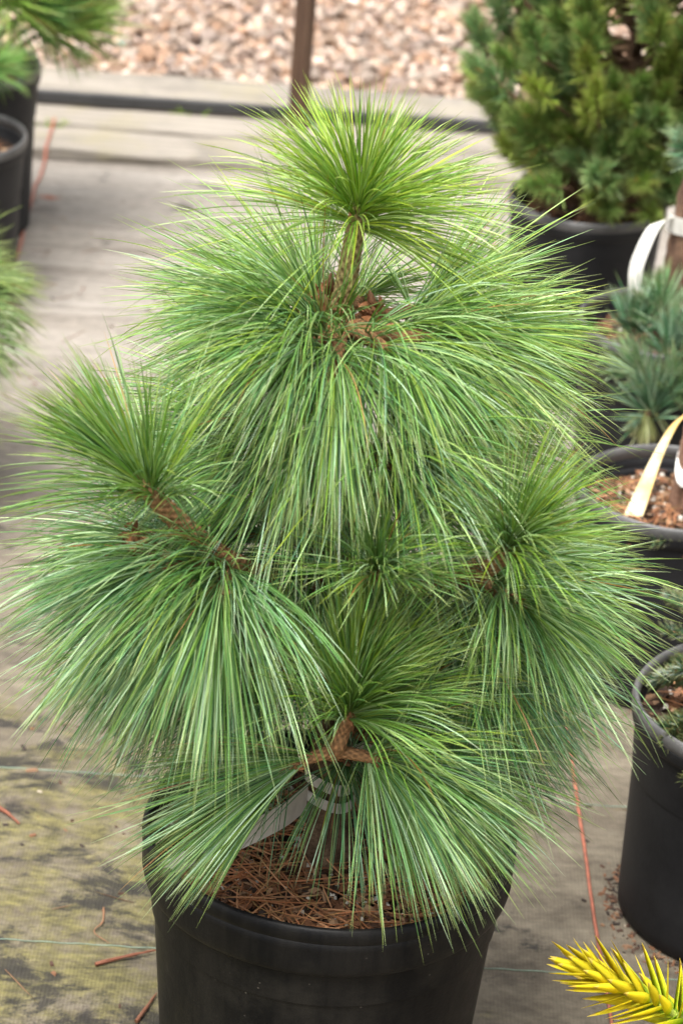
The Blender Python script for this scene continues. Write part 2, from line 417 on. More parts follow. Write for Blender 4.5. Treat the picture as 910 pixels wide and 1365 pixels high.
# thin dark strip along the thick plank's upper front edge, and its sleepers
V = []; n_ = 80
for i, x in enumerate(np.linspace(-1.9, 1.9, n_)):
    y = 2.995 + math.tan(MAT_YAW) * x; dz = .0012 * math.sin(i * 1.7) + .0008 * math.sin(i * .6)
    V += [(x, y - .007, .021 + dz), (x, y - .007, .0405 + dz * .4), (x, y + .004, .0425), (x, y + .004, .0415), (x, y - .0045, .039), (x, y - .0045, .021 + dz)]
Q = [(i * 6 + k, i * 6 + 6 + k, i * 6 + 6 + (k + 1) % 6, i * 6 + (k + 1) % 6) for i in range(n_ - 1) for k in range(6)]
obj('dark_strip', mesh('dark_strip', V, Q, None, plain('dark_grey_strip', (.035, .034, .034), .6, .4, 20)), pk)
for x in (-1.2, -.3, .6, 1.5):
    y = 3.07 + math.tan(MAT_YAW) * x
    V = [(x + sx, y + sy_, z) for z in (0, .0072) for sx, sy_ in ((-.04, -.06), (.04, -.06), (.04, .06), (-.04, .06))]
    obj('sleeper', mesh('sleeper', V, [(0, 3, 2, 1), (4, 5, 6, 7), (0, 1, 5, 4), (1, 2, 6, 5), (2, 3, 7, 6), (3, 0, 4, 7)], None, M_plank), pk)

st = obj('stake', None, loc=(-.160, 2.952, 0.0), label='brown rusty stake standing upright before the timber edging', cat='stake')
# rolled angle post: two flanges and a worn cap band
h = .95; a_ = .020
Vs = []; prof = [(-a_, -a_), (a_ * .3, -a_ * 1.05), (a_, -a_ * .35), (a_, a_), (-a_, a_)]
for z in np.linspace(0, h, 30):
    for (x, y) in prof: Vs.append((x + .0005 * math.sin(z * 31), y + .0006 * math.sin(z * 23 + 1), z))
np_ = len(prof)
Qs = [(k * np_ + j, k * np_ + (j + 1) % np_, (k + 1) * np_ + (j + 1) % np_, (k + 1) * np_ + j) for k in range(29) for j in range(np_)]
obj('post', mesh('post', Vs, Qs, None, M_post, tri=[(29 * np_, 29 * np_ + 1, 29 * np_ + 2), (29 * np_, 29 * np_ + 2, 29 * np_ + 3), (29 * np_, 29 * np_ + 3, 29 * np_ + 4)]), st)
V, Q = lathe([(.029, .0), (.030, .006), (.030, .030), (.027, .034), (.0, .034)], 20)
obj('foot_collar', mesh('foot_collar', V, Q, None, M_post), st)

# gravel: base sheet, 300 nearest stones as parts, the rest as one mass
def stone_geo(r):
    t = (1 + 5 ** .5) / 2
    v = unit(np.array([(-1, t, 0), (1, t, 0), (-1, -t, 0), (1, -t, 0), (0, -1, t), (0, 1, t), (0, -1, -t), (0, 1, -t), (t, 0, -1), (t, 0, 1), (-t, 0, -1), (-t, 0, 1)]))
    f = [(0, 11, 5), (0, 5, 1), (0, 1, 7), (0, 7, 10), (0, 10, 11), (1, 5, 9), (5, 11, 4), (11, 10, 2), (10, 7, 6), (7, 1, 8),
         (3, 9, 4), (3, 4, 2), (3, 2, 6), (3, 6, 8), (3, 8, 9), (4, 9, 5), (2, 4, 11), (6, 2, 10), (8, 6, 7), (9, 8, 1)]
    v = v * (1 + r.normal(size=(12, 1)) * .16) * np.array([1, r.uniform(.65, .95), r.uniform(.45, .75)])
    vv = list(v); cache = {}; ff = []
    def mid(a, b):
        k = (min(a, b), max(a, b))
        if k not in cache:
            cache[k] = len(vv); p = (vv[a] + vv[b]) / 2; vv.append(p * (1.07 + r.normal() * .04))
        return cache[k]
    for a, b, c in f:
        x, y, z = mid(a, b), mid(b, c), mid(c, a); ff += [(a, x, z), (b, y, x), (c, z, y), (x, y, z)]
    return np.array(vv), np.array(ff)
STC = np.array((.80, .71, .64)) * np.array([(.50, .42, .36), (.42, .33, .27), (.56, .50, .45), (.34, .29, .26), (.52, .36, .26), (.60, .55, .50), (.26, .20, .17), (.46, .40, .37), (.55, .44, .35)])
gravel = obj('gravel_bed', None, loc=(0, 0, 0), kind='structure')
bx = np.linspace(-3, 3, 40); by = np.concatenate([np.linspace(3.158, 5.2, 30), [7, 12, 30]])
X, Y = np.meshgrid(bx, by, indexing='ij')
Z = .012 + .012 * np.sin(5 * X + 2 * np.sin(3 * Y)) * np.sin(4 * Y) + np.clip(Y - 3.15, 0, .15) * .12
ny = len(by)
Qb = [(i * ny + j, (i + 1) * ny + j, (i + 1) * ny + j + 1, i * ny + j + 1) for i in range(len(bx) - 1) for j in range(ny - 1)]
obj('gravel_base', mesh('gravel_base', np.stack([X, Y, Z], -1).reshape(-1, 3), Qb, None, M_gravelbase, True), gravel)
def gz(x, y): return .012 + .012 * math.sin(5 * x + 2 * math.sin(3 * y)) * math.sin(4 * y) + min(max(y - 3.15, 0), .15) * .12
SM = []
for k in range(18):
    v, f = stone_geo(rng); SM.append((v, f))
stone_me = [mesh('stone', v, None, np.tile(STC[k % 9], (len(f), 1)), M_stone, False, tri=f) for k, (v, f) in enumerate(SM)]
spots = []
for i in range(7600):
    y = 3.175 + rng.random() ** 1.15 * 1.15; x = rng.uniform(-1.15, 1.15); y += math.tan(MAT_YAW) * x
    s_ = rng.choice([.005, .008, .011, .015, .020], p=[.2, .33, .27, .15, .05]) * rng.uniform(.85, 1.2)
    spots.append((x, y, s_))
vis = [q for q in spots if -.72 < q[0] < .42 and q[1] < 4.0]
vis.sort(key=lambda q: -q[2] / q[1]); chosen = set(vis[:300])
def euler_m(r): return np.array(Matrix.Rotation(r.uniform(0, 6.28), 3, 'Z') @ Matrix.Rotation(r.normal() * .35, 3, 'X') @ Matrix.Rotation(r.normal() * .35, 3, 'Y'))
SV = []; SF = []; SC = []; nn = 0
for (x, y, s_) in spots:
    k = int(rng.integers(18)); z = gz(x, y) + s_ * .35 + rng.uniform(0, .012)
    Rm = euler_m(rng)
    if (x, y, s_) in chosen:
        o = obj('stone', stone_me[k], gravel, (x, y, z)); o.scale = (s_,) * 3; o.rotation_euler = Matrix(Rm.tolist()).to_euler()
    else:
        v, f = SM[k]; SV.append(v @ Rm.T * s_ + (x, y, z)); SF.append(f + nn); nn += len(v)
        SC.append(np.tile(np.clip(STC[int(rng.integers(9))] * rng.uniform(.75, 1.25), 0, .75), (len(f), 1)))
obj('small_gravel', mesh('small_gravel', np.concatenate(SV), None, np.concatenate(SC), M_stone, False, tri=np.concatenate(SF)), gravel, kind='stuff')
v, f = SM[3]
obj('plastic_scrap', mesh('plastic_scrap', v * (.013, .011, .006), None, None, plain('teal_plastic', (.03, .38, .28), .4), False, tri=f), loc=(-.556, 3.30, .050),
    label='small teal green scrap lying on the gravel', cat='scrap')

# ------------------------------------------------------------------ pots
def soil_part(parent, R, z, seed, mulch=600, dead=250, perl=40):
    r = np.random.default_rng(seed)
    rr = np.linspace(0, R, 16); th = np.linspace(0, 2 * math.pi, 48, endpoint=False)
    V = [(a * math.cos(t), a * math.sin(t), z + r.normal() * .0025 + .008 * math.sin(3 * t + seed) * (a / R) * (1 - a / R) * 2) for a in rr for t in th]
    Q = [(i * 48 + j, i * 48 + (j + 1) % 48, (i + 1) * 48 + (j + 1) % 48, (i + 1) * 48 + j) for i in range(15) for j in range(48)]
    so = obj('soil', mesh('soil', V, Q, None, M_soil, True), parent)
    if mulch:
        mb = MB()
        bc = np.array([(.15, .065, .03), (.07, .032, .016), (.20, .09, .042), (.03, .016, .01), (.28, .17, .095)])
        for i in range(mulch):                                     # bark chips: bent flat slivers
            a = R * math.sqrt(r.random()) * .985; t = r.uniform(0, 6.283); s_ = r.uniform(.003, .0085)
            v = np.array([(-1, -.4, 0), (0, -.5, .15), (1, -.25, 0), (1.1, .3, .05), (0, .45, .2), (-1, .3, 0),
                          (-1, -.4, -.25), (0, -.5, -.2), (1, -.25, -.25), (1.1, .3, -.25), (0, .45, -.2), (-1, .3, -.25)])
            v = v * (1 + r.normal(size=v.shape) * .12) * s_
            Rm = np.array(Matrix.Rotation(r.uniform(0, 6.28), 3, 'Z') @ Matrix.Rotation(r.normal() * .5, 3, 'X') @ Matrix.Rotation(r.normal() * .5, 3, 'Y'))
            v = v @ Rm.T + (a * math.cos(t), a * math.sin(t), z + .003 + r.uniform(0, .005))
            q = [(0, 1, 4, 5), (1, 2, 3, 4), (6, 7, 1, 0), (7, 8, 2, 1), (8, 9, 3, 2), (9, 10, 4, 3), (10, 11, 5, 4), (11, 6, 0, 5)]
            mb.add(v, q, bc[int(r.integers(5))] * r.uniform(.7, 1.3))
        for i in range(perl):
            a = R * math.sqrt(r.random()) * .97; t = r.uniform(0, 6.283)
            v = np.array([(-1, -1, -.6), (1, -1, -.6), (1, 1, -.6), (-1, 1, -.6), (-.6, -.6, .7), (.6, -.6, .7), (.6, .6, .7), (-.6, .6, .7)]) * r.uniform(.0015, .0032) * (1 + r.normal(size=(8, 3)) * .15)
            v = v + (a * math.cos(t), a * math.sin(t), z + .006)
            mb.add(v, [(4, 5, 6, 7), (0, 1, 5, 4), (1, 2, 6, 5), (2, 3, 7, 6), (3, 0, 4, 7)], np.array((.62, .58, .5)) * r.uniform(.8, 1.1))
        obj('bark_mulch', mb.mesh('bark_mulch', M_litter), so, kind='stuff')
    if dead:
        N = dead; a = R * np.sqrt(r.random(N)) * .93; t = r.uniform(0, 6.283, N)
        P = np.stack([a * np.cos(t), a * np.sin(t), z + .006 + r.uniform(0, .008, N)], 1)
        ph = r.uniform(0, 6.283, N); U = unit(np.stack([np.cos(ph), np.sin(ph), r.normal(size=N) * .12], 1))
        L = r.uniform(.03, .085, N)
        E_ = P + U * L[:, None]; L = np.where(np.hypot(E_[:, 0], E_[:, 1]) > R * .97, L * .35, L)
        cg = np.array((.30, .12, .05)) * r.uniform(.5, 1.4, (N, 1)); cp = np.array((.42, .21, .10)) * r.uniform(.6, 1.2, (N, 1))
        V, Q, C = needles(P, U, L, r.uniform(-.1, .15, N), np.full(N, .0009), cg, cp, r, 4, .25)
        V[:, 2] = np.maximum(V[:, 2], z + .002)
        obj('dead_needles', mesh('dead_needles', V, Q, C, M_litter), so, kind='stuff')
    return so

def make_pot(loc, R, H, Rb, label, seed, mat=M_pot, rimmat=M_pot, band=.052, soil_drop=.042, mulch=600, dead=250, perl=40, notch=None):
    p = obj('plant_pot', None, loc=loc, label=label, cat='pot', group='black nursery pots')
    k = R / .18
    def rb(z): return Rb + (R - .0155 * k - Rb) * (z / (H - band))      # body radius
    zb = H - band
    body = [(0, .004), (Rb - .012, .004), (Rb - .004, .0), (Rb, .005)]
    body += [(rb(z), z) for z in np.linspace(.02, zb - .006, 8)]
    body += [(R - .0145 * k, zb - .003), (R - .0075 * k, zb + .001), (R - .0065 * k, zb + .005)]
    body += [(R - .0055 * k, z) for z in np.linspace(zb + .01, H - .014, 4)]
    inner = [(R - .011 * k, H - .012), (R - .0115 * k, H - .03), (R - .016 * k, H - .09)]
    V, Q = lathe(body + inner, 96)
    # slight out-of-round
    th = np.arctan2(V[:, 1], V[:, 0]); V[:, :2] *= (1 + .005 * np.sin(2 * th + seed) + .002 * np.sin(5 * th + seed * 2))[:, None]
    me = mesh('pot_wall', V, Q, None, mat, True); obj('pot_wall', me, p)
    prof = [(R - .0085 * k + .0085 * k * math.cos(t) * .62 - .001, H - .009 + .0095 * math.sin(t)) for t in np.linspace(-1.9, 1.9 + math.pi * .4, 16)]
    prof.append(prof[0])
    V, Q = lathe(prof, 96)
    th = np.arctan2(V[:, 1], V[:, 0]); V[:, :2] *= (1 + .005 * np.sin(2 * th + seed) + .002 * np.sin(5 * th + seed * 2))[:, None]
    V[:, 2] += .0012 * np.sin(3 * th + seed)
    obj('rim', mesh('rim', V, Q, None, rimmat, True), p)
    for t in (notch or []):                                         # drain notch: dark arch patch at the foot, shade of the opening put into its colour
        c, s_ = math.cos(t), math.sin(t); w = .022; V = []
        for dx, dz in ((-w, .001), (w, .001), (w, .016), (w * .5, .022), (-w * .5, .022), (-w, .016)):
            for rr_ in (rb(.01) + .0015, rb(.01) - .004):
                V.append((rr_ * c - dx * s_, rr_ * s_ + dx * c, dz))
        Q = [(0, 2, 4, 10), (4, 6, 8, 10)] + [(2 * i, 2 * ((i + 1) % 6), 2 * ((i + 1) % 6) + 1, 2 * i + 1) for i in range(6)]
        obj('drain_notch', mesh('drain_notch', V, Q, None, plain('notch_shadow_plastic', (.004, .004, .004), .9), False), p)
    soil_part(p, R - .0135 * k, H - soil_drop, seed, mulch, dead, perl)
    return p

make_pot((0, 0, 0), .183, .305, .148, 'large black plastic pot in front holding the long-needled pine', 1, mulch=2600, dead=650, perl=260)
make_pot((.466, .357, 0), .152, .27, .134, 'black pot with pale rim at lower right holding a spruce', 2, M_potg, M_rimg, band=.03, mulch=500, dead=150, perl=40, notch=[-1.9, -.4])
make_pot((.402, .885, 0), .127, .27, .108, 'black pot with a faded yellow tag in it at right', 3, M_potg, M_rimg, band=.03, mulch=600, dead=100, perl=80)
make_pot((.438, 1.44, 0), .137, .27, .115, 'black pot holding the small blue-green pine at right edge', 4, M_potg, M_rimg, band=.03, mulch=300, dead=60, perl=20)
make_pot((.337, 1.86, 0), .130, .30, .112, 'black pot at upper right holding the dense bushy pine', 5, M_potg, M_rimg, band=.03, mulch=400, dead=60, perl=20)
make_pot((-.725, 2.31, 0), .138, .30, .118, 'rear black pot at the upper left corner', 6, M_potg, M_rimg, band=.03, mulch=200, dead=40, perl=10)
make_pot((-.705, 1.99, 0), .138, .28, .118, 'black pot before the rear one at upper left', 7, M_potg, M_rimg, band=.03, mulch=200, dead=40, perl=10)
make_pot((-.70, 1.27, 0), .125, .26, .105, 'black pot at the left edge under drooping pine needles', 8, M_potg, M_rimg, band=.03, mulch=200, dead=40, perl=10)
make_pot((.42, -.235, 0), .095, .20, .08, 'small black pot under the golden spiky conifer at lower right', 9, M_potg, M_rimg, band=.025, mulch=200, dead=40, perl=10)

# ------------------------------------------------------------------ the long-needled pine
SHOOTS = [
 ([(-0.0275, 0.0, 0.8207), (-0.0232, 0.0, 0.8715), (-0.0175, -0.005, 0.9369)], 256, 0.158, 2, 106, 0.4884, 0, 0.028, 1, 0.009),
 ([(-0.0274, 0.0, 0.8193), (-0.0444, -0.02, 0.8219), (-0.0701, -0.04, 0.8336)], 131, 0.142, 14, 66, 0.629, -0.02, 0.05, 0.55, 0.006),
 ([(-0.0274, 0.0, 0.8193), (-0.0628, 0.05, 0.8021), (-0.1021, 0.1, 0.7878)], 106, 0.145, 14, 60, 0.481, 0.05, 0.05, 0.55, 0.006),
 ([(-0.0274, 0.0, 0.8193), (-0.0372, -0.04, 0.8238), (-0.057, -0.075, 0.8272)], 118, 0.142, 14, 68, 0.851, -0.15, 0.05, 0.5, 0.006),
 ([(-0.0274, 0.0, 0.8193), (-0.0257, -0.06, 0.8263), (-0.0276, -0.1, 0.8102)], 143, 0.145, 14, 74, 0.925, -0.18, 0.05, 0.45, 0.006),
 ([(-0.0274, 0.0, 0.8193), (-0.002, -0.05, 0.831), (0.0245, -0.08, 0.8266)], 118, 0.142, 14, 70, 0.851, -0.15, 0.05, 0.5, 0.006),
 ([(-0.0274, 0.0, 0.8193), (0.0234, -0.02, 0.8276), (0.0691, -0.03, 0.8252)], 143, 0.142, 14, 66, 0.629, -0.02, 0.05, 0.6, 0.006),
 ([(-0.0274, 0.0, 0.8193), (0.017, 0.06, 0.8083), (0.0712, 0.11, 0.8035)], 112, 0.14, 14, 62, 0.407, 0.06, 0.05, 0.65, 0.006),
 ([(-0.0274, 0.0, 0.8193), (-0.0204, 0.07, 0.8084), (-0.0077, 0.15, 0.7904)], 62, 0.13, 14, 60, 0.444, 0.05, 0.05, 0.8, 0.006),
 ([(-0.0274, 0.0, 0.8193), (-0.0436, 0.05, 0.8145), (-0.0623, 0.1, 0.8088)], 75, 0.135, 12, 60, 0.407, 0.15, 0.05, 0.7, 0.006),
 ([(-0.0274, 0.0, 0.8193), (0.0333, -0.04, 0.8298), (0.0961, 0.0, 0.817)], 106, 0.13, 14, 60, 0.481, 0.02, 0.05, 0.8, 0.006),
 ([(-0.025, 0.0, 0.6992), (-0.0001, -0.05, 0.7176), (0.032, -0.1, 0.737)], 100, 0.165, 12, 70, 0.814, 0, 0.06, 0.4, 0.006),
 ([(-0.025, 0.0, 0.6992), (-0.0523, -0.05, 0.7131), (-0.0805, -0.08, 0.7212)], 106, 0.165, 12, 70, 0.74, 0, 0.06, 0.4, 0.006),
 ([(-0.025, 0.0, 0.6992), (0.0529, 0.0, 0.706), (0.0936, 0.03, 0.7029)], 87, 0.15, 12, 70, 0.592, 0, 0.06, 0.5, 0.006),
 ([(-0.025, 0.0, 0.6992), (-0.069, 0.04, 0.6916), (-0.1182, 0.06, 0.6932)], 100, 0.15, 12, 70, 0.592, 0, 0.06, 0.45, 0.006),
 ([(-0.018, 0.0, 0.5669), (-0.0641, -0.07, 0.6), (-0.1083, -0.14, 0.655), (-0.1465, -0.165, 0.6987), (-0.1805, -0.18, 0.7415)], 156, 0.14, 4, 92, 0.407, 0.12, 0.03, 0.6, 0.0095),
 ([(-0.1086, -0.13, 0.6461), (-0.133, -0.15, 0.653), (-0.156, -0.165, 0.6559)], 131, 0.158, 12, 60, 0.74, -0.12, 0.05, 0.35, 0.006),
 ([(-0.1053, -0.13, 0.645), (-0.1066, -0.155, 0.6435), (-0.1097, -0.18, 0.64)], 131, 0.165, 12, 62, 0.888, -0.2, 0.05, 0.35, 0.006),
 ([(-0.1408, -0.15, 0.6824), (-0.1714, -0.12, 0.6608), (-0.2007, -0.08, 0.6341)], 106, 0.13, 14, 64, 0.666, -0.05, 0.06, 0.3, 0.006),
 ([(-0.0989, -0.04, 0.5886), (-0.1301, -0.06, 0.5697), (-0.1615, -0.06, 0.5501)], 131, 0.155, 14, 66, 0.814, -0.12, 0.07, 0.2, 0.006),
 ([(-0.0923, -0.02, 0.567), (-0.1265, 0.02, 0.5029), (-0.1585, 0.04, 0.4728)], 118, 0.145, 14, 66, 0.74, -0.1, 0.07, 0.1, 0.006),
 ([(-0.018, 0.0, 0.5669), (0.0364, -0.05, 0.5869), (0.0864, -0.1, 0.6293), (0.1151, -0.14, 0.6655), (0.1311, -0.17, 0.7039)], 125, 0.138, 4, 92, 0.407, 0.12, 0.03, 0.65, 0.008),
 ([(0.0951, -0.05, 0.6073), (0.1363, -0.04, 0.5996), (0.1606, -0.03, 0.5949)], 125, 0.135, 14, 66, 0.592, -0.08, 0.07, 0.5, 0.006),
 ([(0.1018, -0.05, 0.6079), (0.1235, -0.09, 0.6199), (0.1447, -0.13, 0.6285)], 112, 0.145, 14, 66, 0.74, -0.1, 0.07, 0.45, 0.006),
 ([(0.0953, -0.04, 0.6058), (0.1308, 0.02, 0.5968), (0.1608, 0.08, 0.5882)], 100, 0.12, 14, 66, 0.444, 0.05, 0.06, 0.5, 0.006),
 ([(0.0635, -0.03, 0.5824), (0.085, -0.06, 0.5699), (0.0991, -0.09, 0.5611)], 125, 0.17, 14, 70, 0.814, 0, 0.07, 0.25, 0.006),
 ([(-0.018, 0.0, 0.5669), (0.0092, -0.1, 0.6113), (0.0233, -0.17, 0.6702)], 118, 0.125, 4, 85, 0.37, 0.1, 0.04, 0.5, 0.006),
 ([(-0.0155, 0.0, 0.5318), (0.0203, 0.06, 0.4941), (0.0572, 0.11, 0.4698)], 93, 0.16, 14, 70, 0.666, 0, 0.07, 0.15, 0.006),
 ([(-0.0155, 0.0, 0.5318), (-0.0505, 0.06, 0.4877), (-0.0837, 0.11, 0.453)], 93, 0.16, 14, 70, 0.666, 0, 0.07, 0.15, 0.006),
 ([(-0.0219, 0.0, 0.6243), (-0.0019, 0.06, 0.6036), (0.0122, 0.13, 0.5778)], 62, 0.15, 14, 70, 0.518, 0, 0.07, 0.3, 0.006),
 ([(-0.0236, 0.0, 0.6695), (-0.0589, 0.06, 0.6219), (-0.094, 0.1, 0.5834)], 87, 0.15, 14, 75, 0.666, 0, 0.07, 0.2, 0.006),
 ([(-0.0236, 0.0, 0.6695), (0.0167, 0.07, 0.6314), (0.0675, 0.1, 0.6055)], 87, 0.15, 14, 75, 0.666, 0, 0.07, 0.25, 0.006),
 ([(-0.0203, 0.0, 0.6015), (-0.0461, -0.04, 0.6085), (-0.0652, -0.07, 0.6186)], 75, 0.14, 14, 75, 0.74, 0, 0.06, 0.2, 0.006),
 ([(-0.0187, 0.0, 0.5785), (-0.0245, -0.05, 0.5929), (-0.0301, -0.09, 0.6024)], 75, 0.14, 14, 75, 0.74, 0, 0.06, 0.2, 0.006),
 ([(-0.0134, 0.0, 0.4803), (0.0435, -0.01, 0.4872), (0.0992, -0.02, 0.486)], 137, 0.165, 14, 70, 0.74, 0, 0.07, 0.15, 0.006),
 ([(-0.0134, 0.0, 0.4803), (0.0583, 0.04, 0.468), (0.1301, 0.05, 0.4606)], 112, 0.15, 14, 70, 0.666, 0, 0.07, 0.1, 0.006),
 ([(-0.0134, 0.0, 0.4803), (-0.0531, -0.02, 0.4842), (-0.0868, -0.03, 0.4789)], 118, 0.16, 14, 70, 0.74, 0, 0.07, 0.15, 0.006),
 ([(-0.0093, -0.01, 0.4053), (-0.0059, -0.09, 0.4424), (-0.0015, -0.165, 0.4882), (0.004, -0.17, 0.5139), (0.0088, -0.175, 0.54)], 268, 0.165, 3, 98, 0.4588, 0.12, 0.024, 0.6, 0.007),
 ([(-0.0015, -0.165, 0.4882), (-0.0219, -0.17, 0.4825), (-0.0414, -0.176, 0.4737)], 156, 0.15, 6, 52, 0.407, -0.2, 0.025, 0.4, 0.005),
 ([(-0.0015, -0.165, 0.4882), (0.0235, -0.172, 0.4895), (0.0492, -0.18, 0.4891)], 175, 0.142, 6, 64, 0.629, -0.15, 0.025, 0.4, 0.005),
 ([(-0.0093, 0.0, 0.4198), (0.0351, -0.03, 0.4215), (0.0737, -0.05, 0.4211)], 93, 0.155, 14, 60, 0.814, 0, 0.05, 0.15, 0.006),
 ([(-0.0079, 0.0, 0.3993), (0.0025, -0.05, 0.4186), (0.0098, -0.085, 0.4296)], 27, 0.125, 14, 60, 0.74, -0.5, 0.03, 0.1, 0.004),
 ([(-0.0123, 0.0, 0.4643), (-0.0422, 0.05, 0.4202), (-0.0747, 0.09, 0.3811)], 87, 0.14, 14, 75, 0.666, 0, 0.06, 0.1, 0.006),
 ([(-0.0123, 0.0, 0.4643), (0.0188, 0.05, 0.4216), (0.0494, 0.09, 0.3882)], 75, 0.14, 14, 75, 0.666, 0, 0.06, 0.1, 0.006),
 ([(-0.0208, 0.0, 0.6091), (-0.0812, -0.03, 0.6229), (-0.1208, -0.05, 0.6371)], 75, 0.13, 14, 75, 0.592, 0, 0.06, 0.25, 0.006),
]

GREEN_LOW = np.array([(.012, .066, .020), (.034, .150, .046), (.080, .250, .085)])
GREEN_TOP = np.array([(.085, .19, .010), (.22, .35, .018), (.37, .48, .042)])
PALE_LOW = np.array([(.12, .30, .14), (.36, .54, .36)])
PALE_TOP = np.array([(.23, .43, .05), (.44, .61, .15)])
def tuft(tip, d, n, L, at, ab, g, up, fol, tint, r, S=7, w=.00051, per=5, spread=.085, dead=0.007, pal=None):
    tip = np.asarray(tip, float); d = unit(d)
    s = r.random(n) ** (1.05 if at < 3 else .5 if at < 6 else .75)
    az_ = np.arange(n) * 2.39996 + r.normal(size=n) * .25
    al = np.radians(at + (ab - at) * (1 - s) + r.normal(size=n) * np.where(r.random(n) < .07, 26, 8))
    ref = np.array([0, 0, 1.0]) if abs(d[2]) < .9 else np.array([1.0, 0, 0])
    a = unit(np.cross(d, ref)); b = np.cross(d, a)
    U = d * np.cos(al)[:, None] + (a * np.cos(az_)[:, None] + b * np.sin(az_)[:, None]) * np.sin(al)[:, None]
    U = unit(U + np.array([0, 0, up]))
    ph = r.uniform(0, 6.283, 3)                                      # uneven growth: thick and thin patches round the shoot
    lob = np.cos(2 * az_ + ph[0]) + np.cos(3 * az_ + ph[1] + 4 * s) + np.cos(5 * az_ + ph[2] - 6 * s)
    keep = r.random(n) < np.clip(.80 + .26 * lob, .22, 1); U, s = U[keep], s[keep]; n = len(U)
    if at < 5:                                                      # few needles hang down in front of the bare stem
        keep = ~((U[:, 1] < -.22) & (np.abs(U[:, 0]) < .84) & (U[:, 2] < .36)) | (r.random(n) < .015)
        U, s = U[keep], s[keep]; n = len(U)
    if at == 6 and tip[0] < 0:                                       # this shoot's needles all sweep to the left
        keep = (U[:, 0] < -.60) | (r.random(n) < .06)
        U, s = U[keep], s[keep]; n = len(U)
    P = tip - d * (fol * (1 - s))[:, None] + (U - d * (U @ d)[:, None]) * .004
    Lf = L * np.clip(r.normal(1, .13, n), .5, 1.28)
    if at < 5: Lf = Lf * ((.60 if at < 3 else .80) + (.40 if at < 3 else .20) * np.clip(1 - (U @ np.array([0, 0, 1.0])), 0, 1))
    Gf = g * np.clip(r.normal(1, .38, n), .15, 2.0)
    P = np.repeat(P, per, 0); U = unit(np.repeat(U, per, 0) + r.normal(size=(n * per, 3)) * spread)
    Lf = np.repeat(Lf, per) * r.normal(1, .05, n * per); Gf = np.repeat(Gf, per) * r.normal(1, .12, n * per)
    N = n * per
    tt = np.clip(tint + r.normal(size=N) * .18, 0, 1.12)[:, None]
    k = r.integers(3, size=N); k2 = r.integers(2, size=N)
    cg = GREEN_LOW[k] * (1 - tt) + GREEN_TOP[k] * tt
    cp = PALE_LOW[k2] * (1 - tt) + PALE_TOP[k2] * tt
    if pal is not None:
        f_ = r.uniform(.6, 1.45, (N, 1)); cg = np.array(pal[0]) * f_; cp = np.array(pal[1]) * f_
    dd = r.random(N) < dead
    cg[dd] = (.34, .15, .04); cp[dd] = (.42, .24, .08)
    return needles(P, U, Lf, Gf, np.full(N, w) * r.uniform(.85, 1.2, N), cg, cp, r, S, .15)

def bud_scales(p, d, r, n=26, size=.006, spread=.009, mb=None):
    """papery brown scales and a pointed bud at a shoot tip"""
    mb = mb or MB(); p = np.asarray(p, float); d = unit(d)
    V, Q, C = tube([p - d * .004, p + d * .006, p + d * .015], [.0032, .0042, .0008], 8, 8, .12, 4, 600, c0=(.30, .15, .07), c1=(.14, .06, .03))
    mb.add(V, Q, C)
    for i in range(n):
        u = unit(d * r.uniform(-.3, .9) + r.normal(size=3)); w = unit(np.cross(u, r.normal(size=3))); nn_ = np.cross(u, w)
        b = p + unit(r.normal(size=3)) * spread * r.random() ** .5 - d * r.uniform(0, .012); s_ = size * r.uniform(.6, 1.3)
        v = np.array([b - w * s_ * .22, b + w * s_ * .22, b + u * s_ * .6 + w * s_ * .26 + nn_ * s_ * .15, b + u * s_ * .6 - w * s_ * .26 + nn_ * s_ * .15,
                      b + u * s_ * 1.2 + w * s_ * .05 + nn_ * s_ * .5, b + u * s_ * 1.2 - w * s_ * .05 + nn_ * s_ * .5])
        mb.add(v, [(0, 1, 2, 3), (3, 2, 4, 5)], np.array((.34, .15, .065)) * r.uniform(.45, 1.35))
    return mb

r = np.random.default_rng(11)
BASE = np.array((0, 0, .262))
pine = obj('pine_tree', None, loc=tuple(BASE), label='young pine with long drooping bright green needles in the large front pot', cat='pine tree')
tr = [(.000, 0, .255), (-.002, 0, .30), (-.004, 0, .37), (-.008, 0, .50), (-.016, 0, .62), (-.024, 0, .73), (-.0275, 0, .822)]
V, Q, C = tube(np.array(tr) - BASE, [.028, .0205, .0195, .018, .016, .014, .011], 40, 200, .05, 5, 130, r, .022, (.17, .115, .07), (.07, .042, .024))
obj('trunk', mesh('trunk', V, Q, C, M_bark, True), pine)
for (pts, n, L, at, ab, g, up, fol, tint, rs) in SHOOTS:
    pts = np.array(pts) - BASE; d = unit(pts[-1] - pts[-2])
    ln = np.linalg.norm(np.diff(pts, axis=0), axis=1).sum()
    green = (.36, .30, .12) if tint > .9 else (.38, .20, .09)
    V, Q, C = tube(pts, [rs * 1.15, rs, rs * .8], 36, max(24, int(ln / .0011)), .10, 7, 660, r, .035, green, (.16, .09, .042))
    br = obj('branch', mesh('branch', V, Q, C, M_bark, True), pine)
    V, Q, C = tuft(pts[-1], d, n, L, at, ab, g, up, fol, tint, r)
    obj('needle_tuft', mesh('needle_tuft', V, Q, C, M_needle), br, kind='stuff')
    obj('bud', bud_scales(pts[-1], d, r, 34 if n > 90 else 14).mesh('bud', M_bud), br)
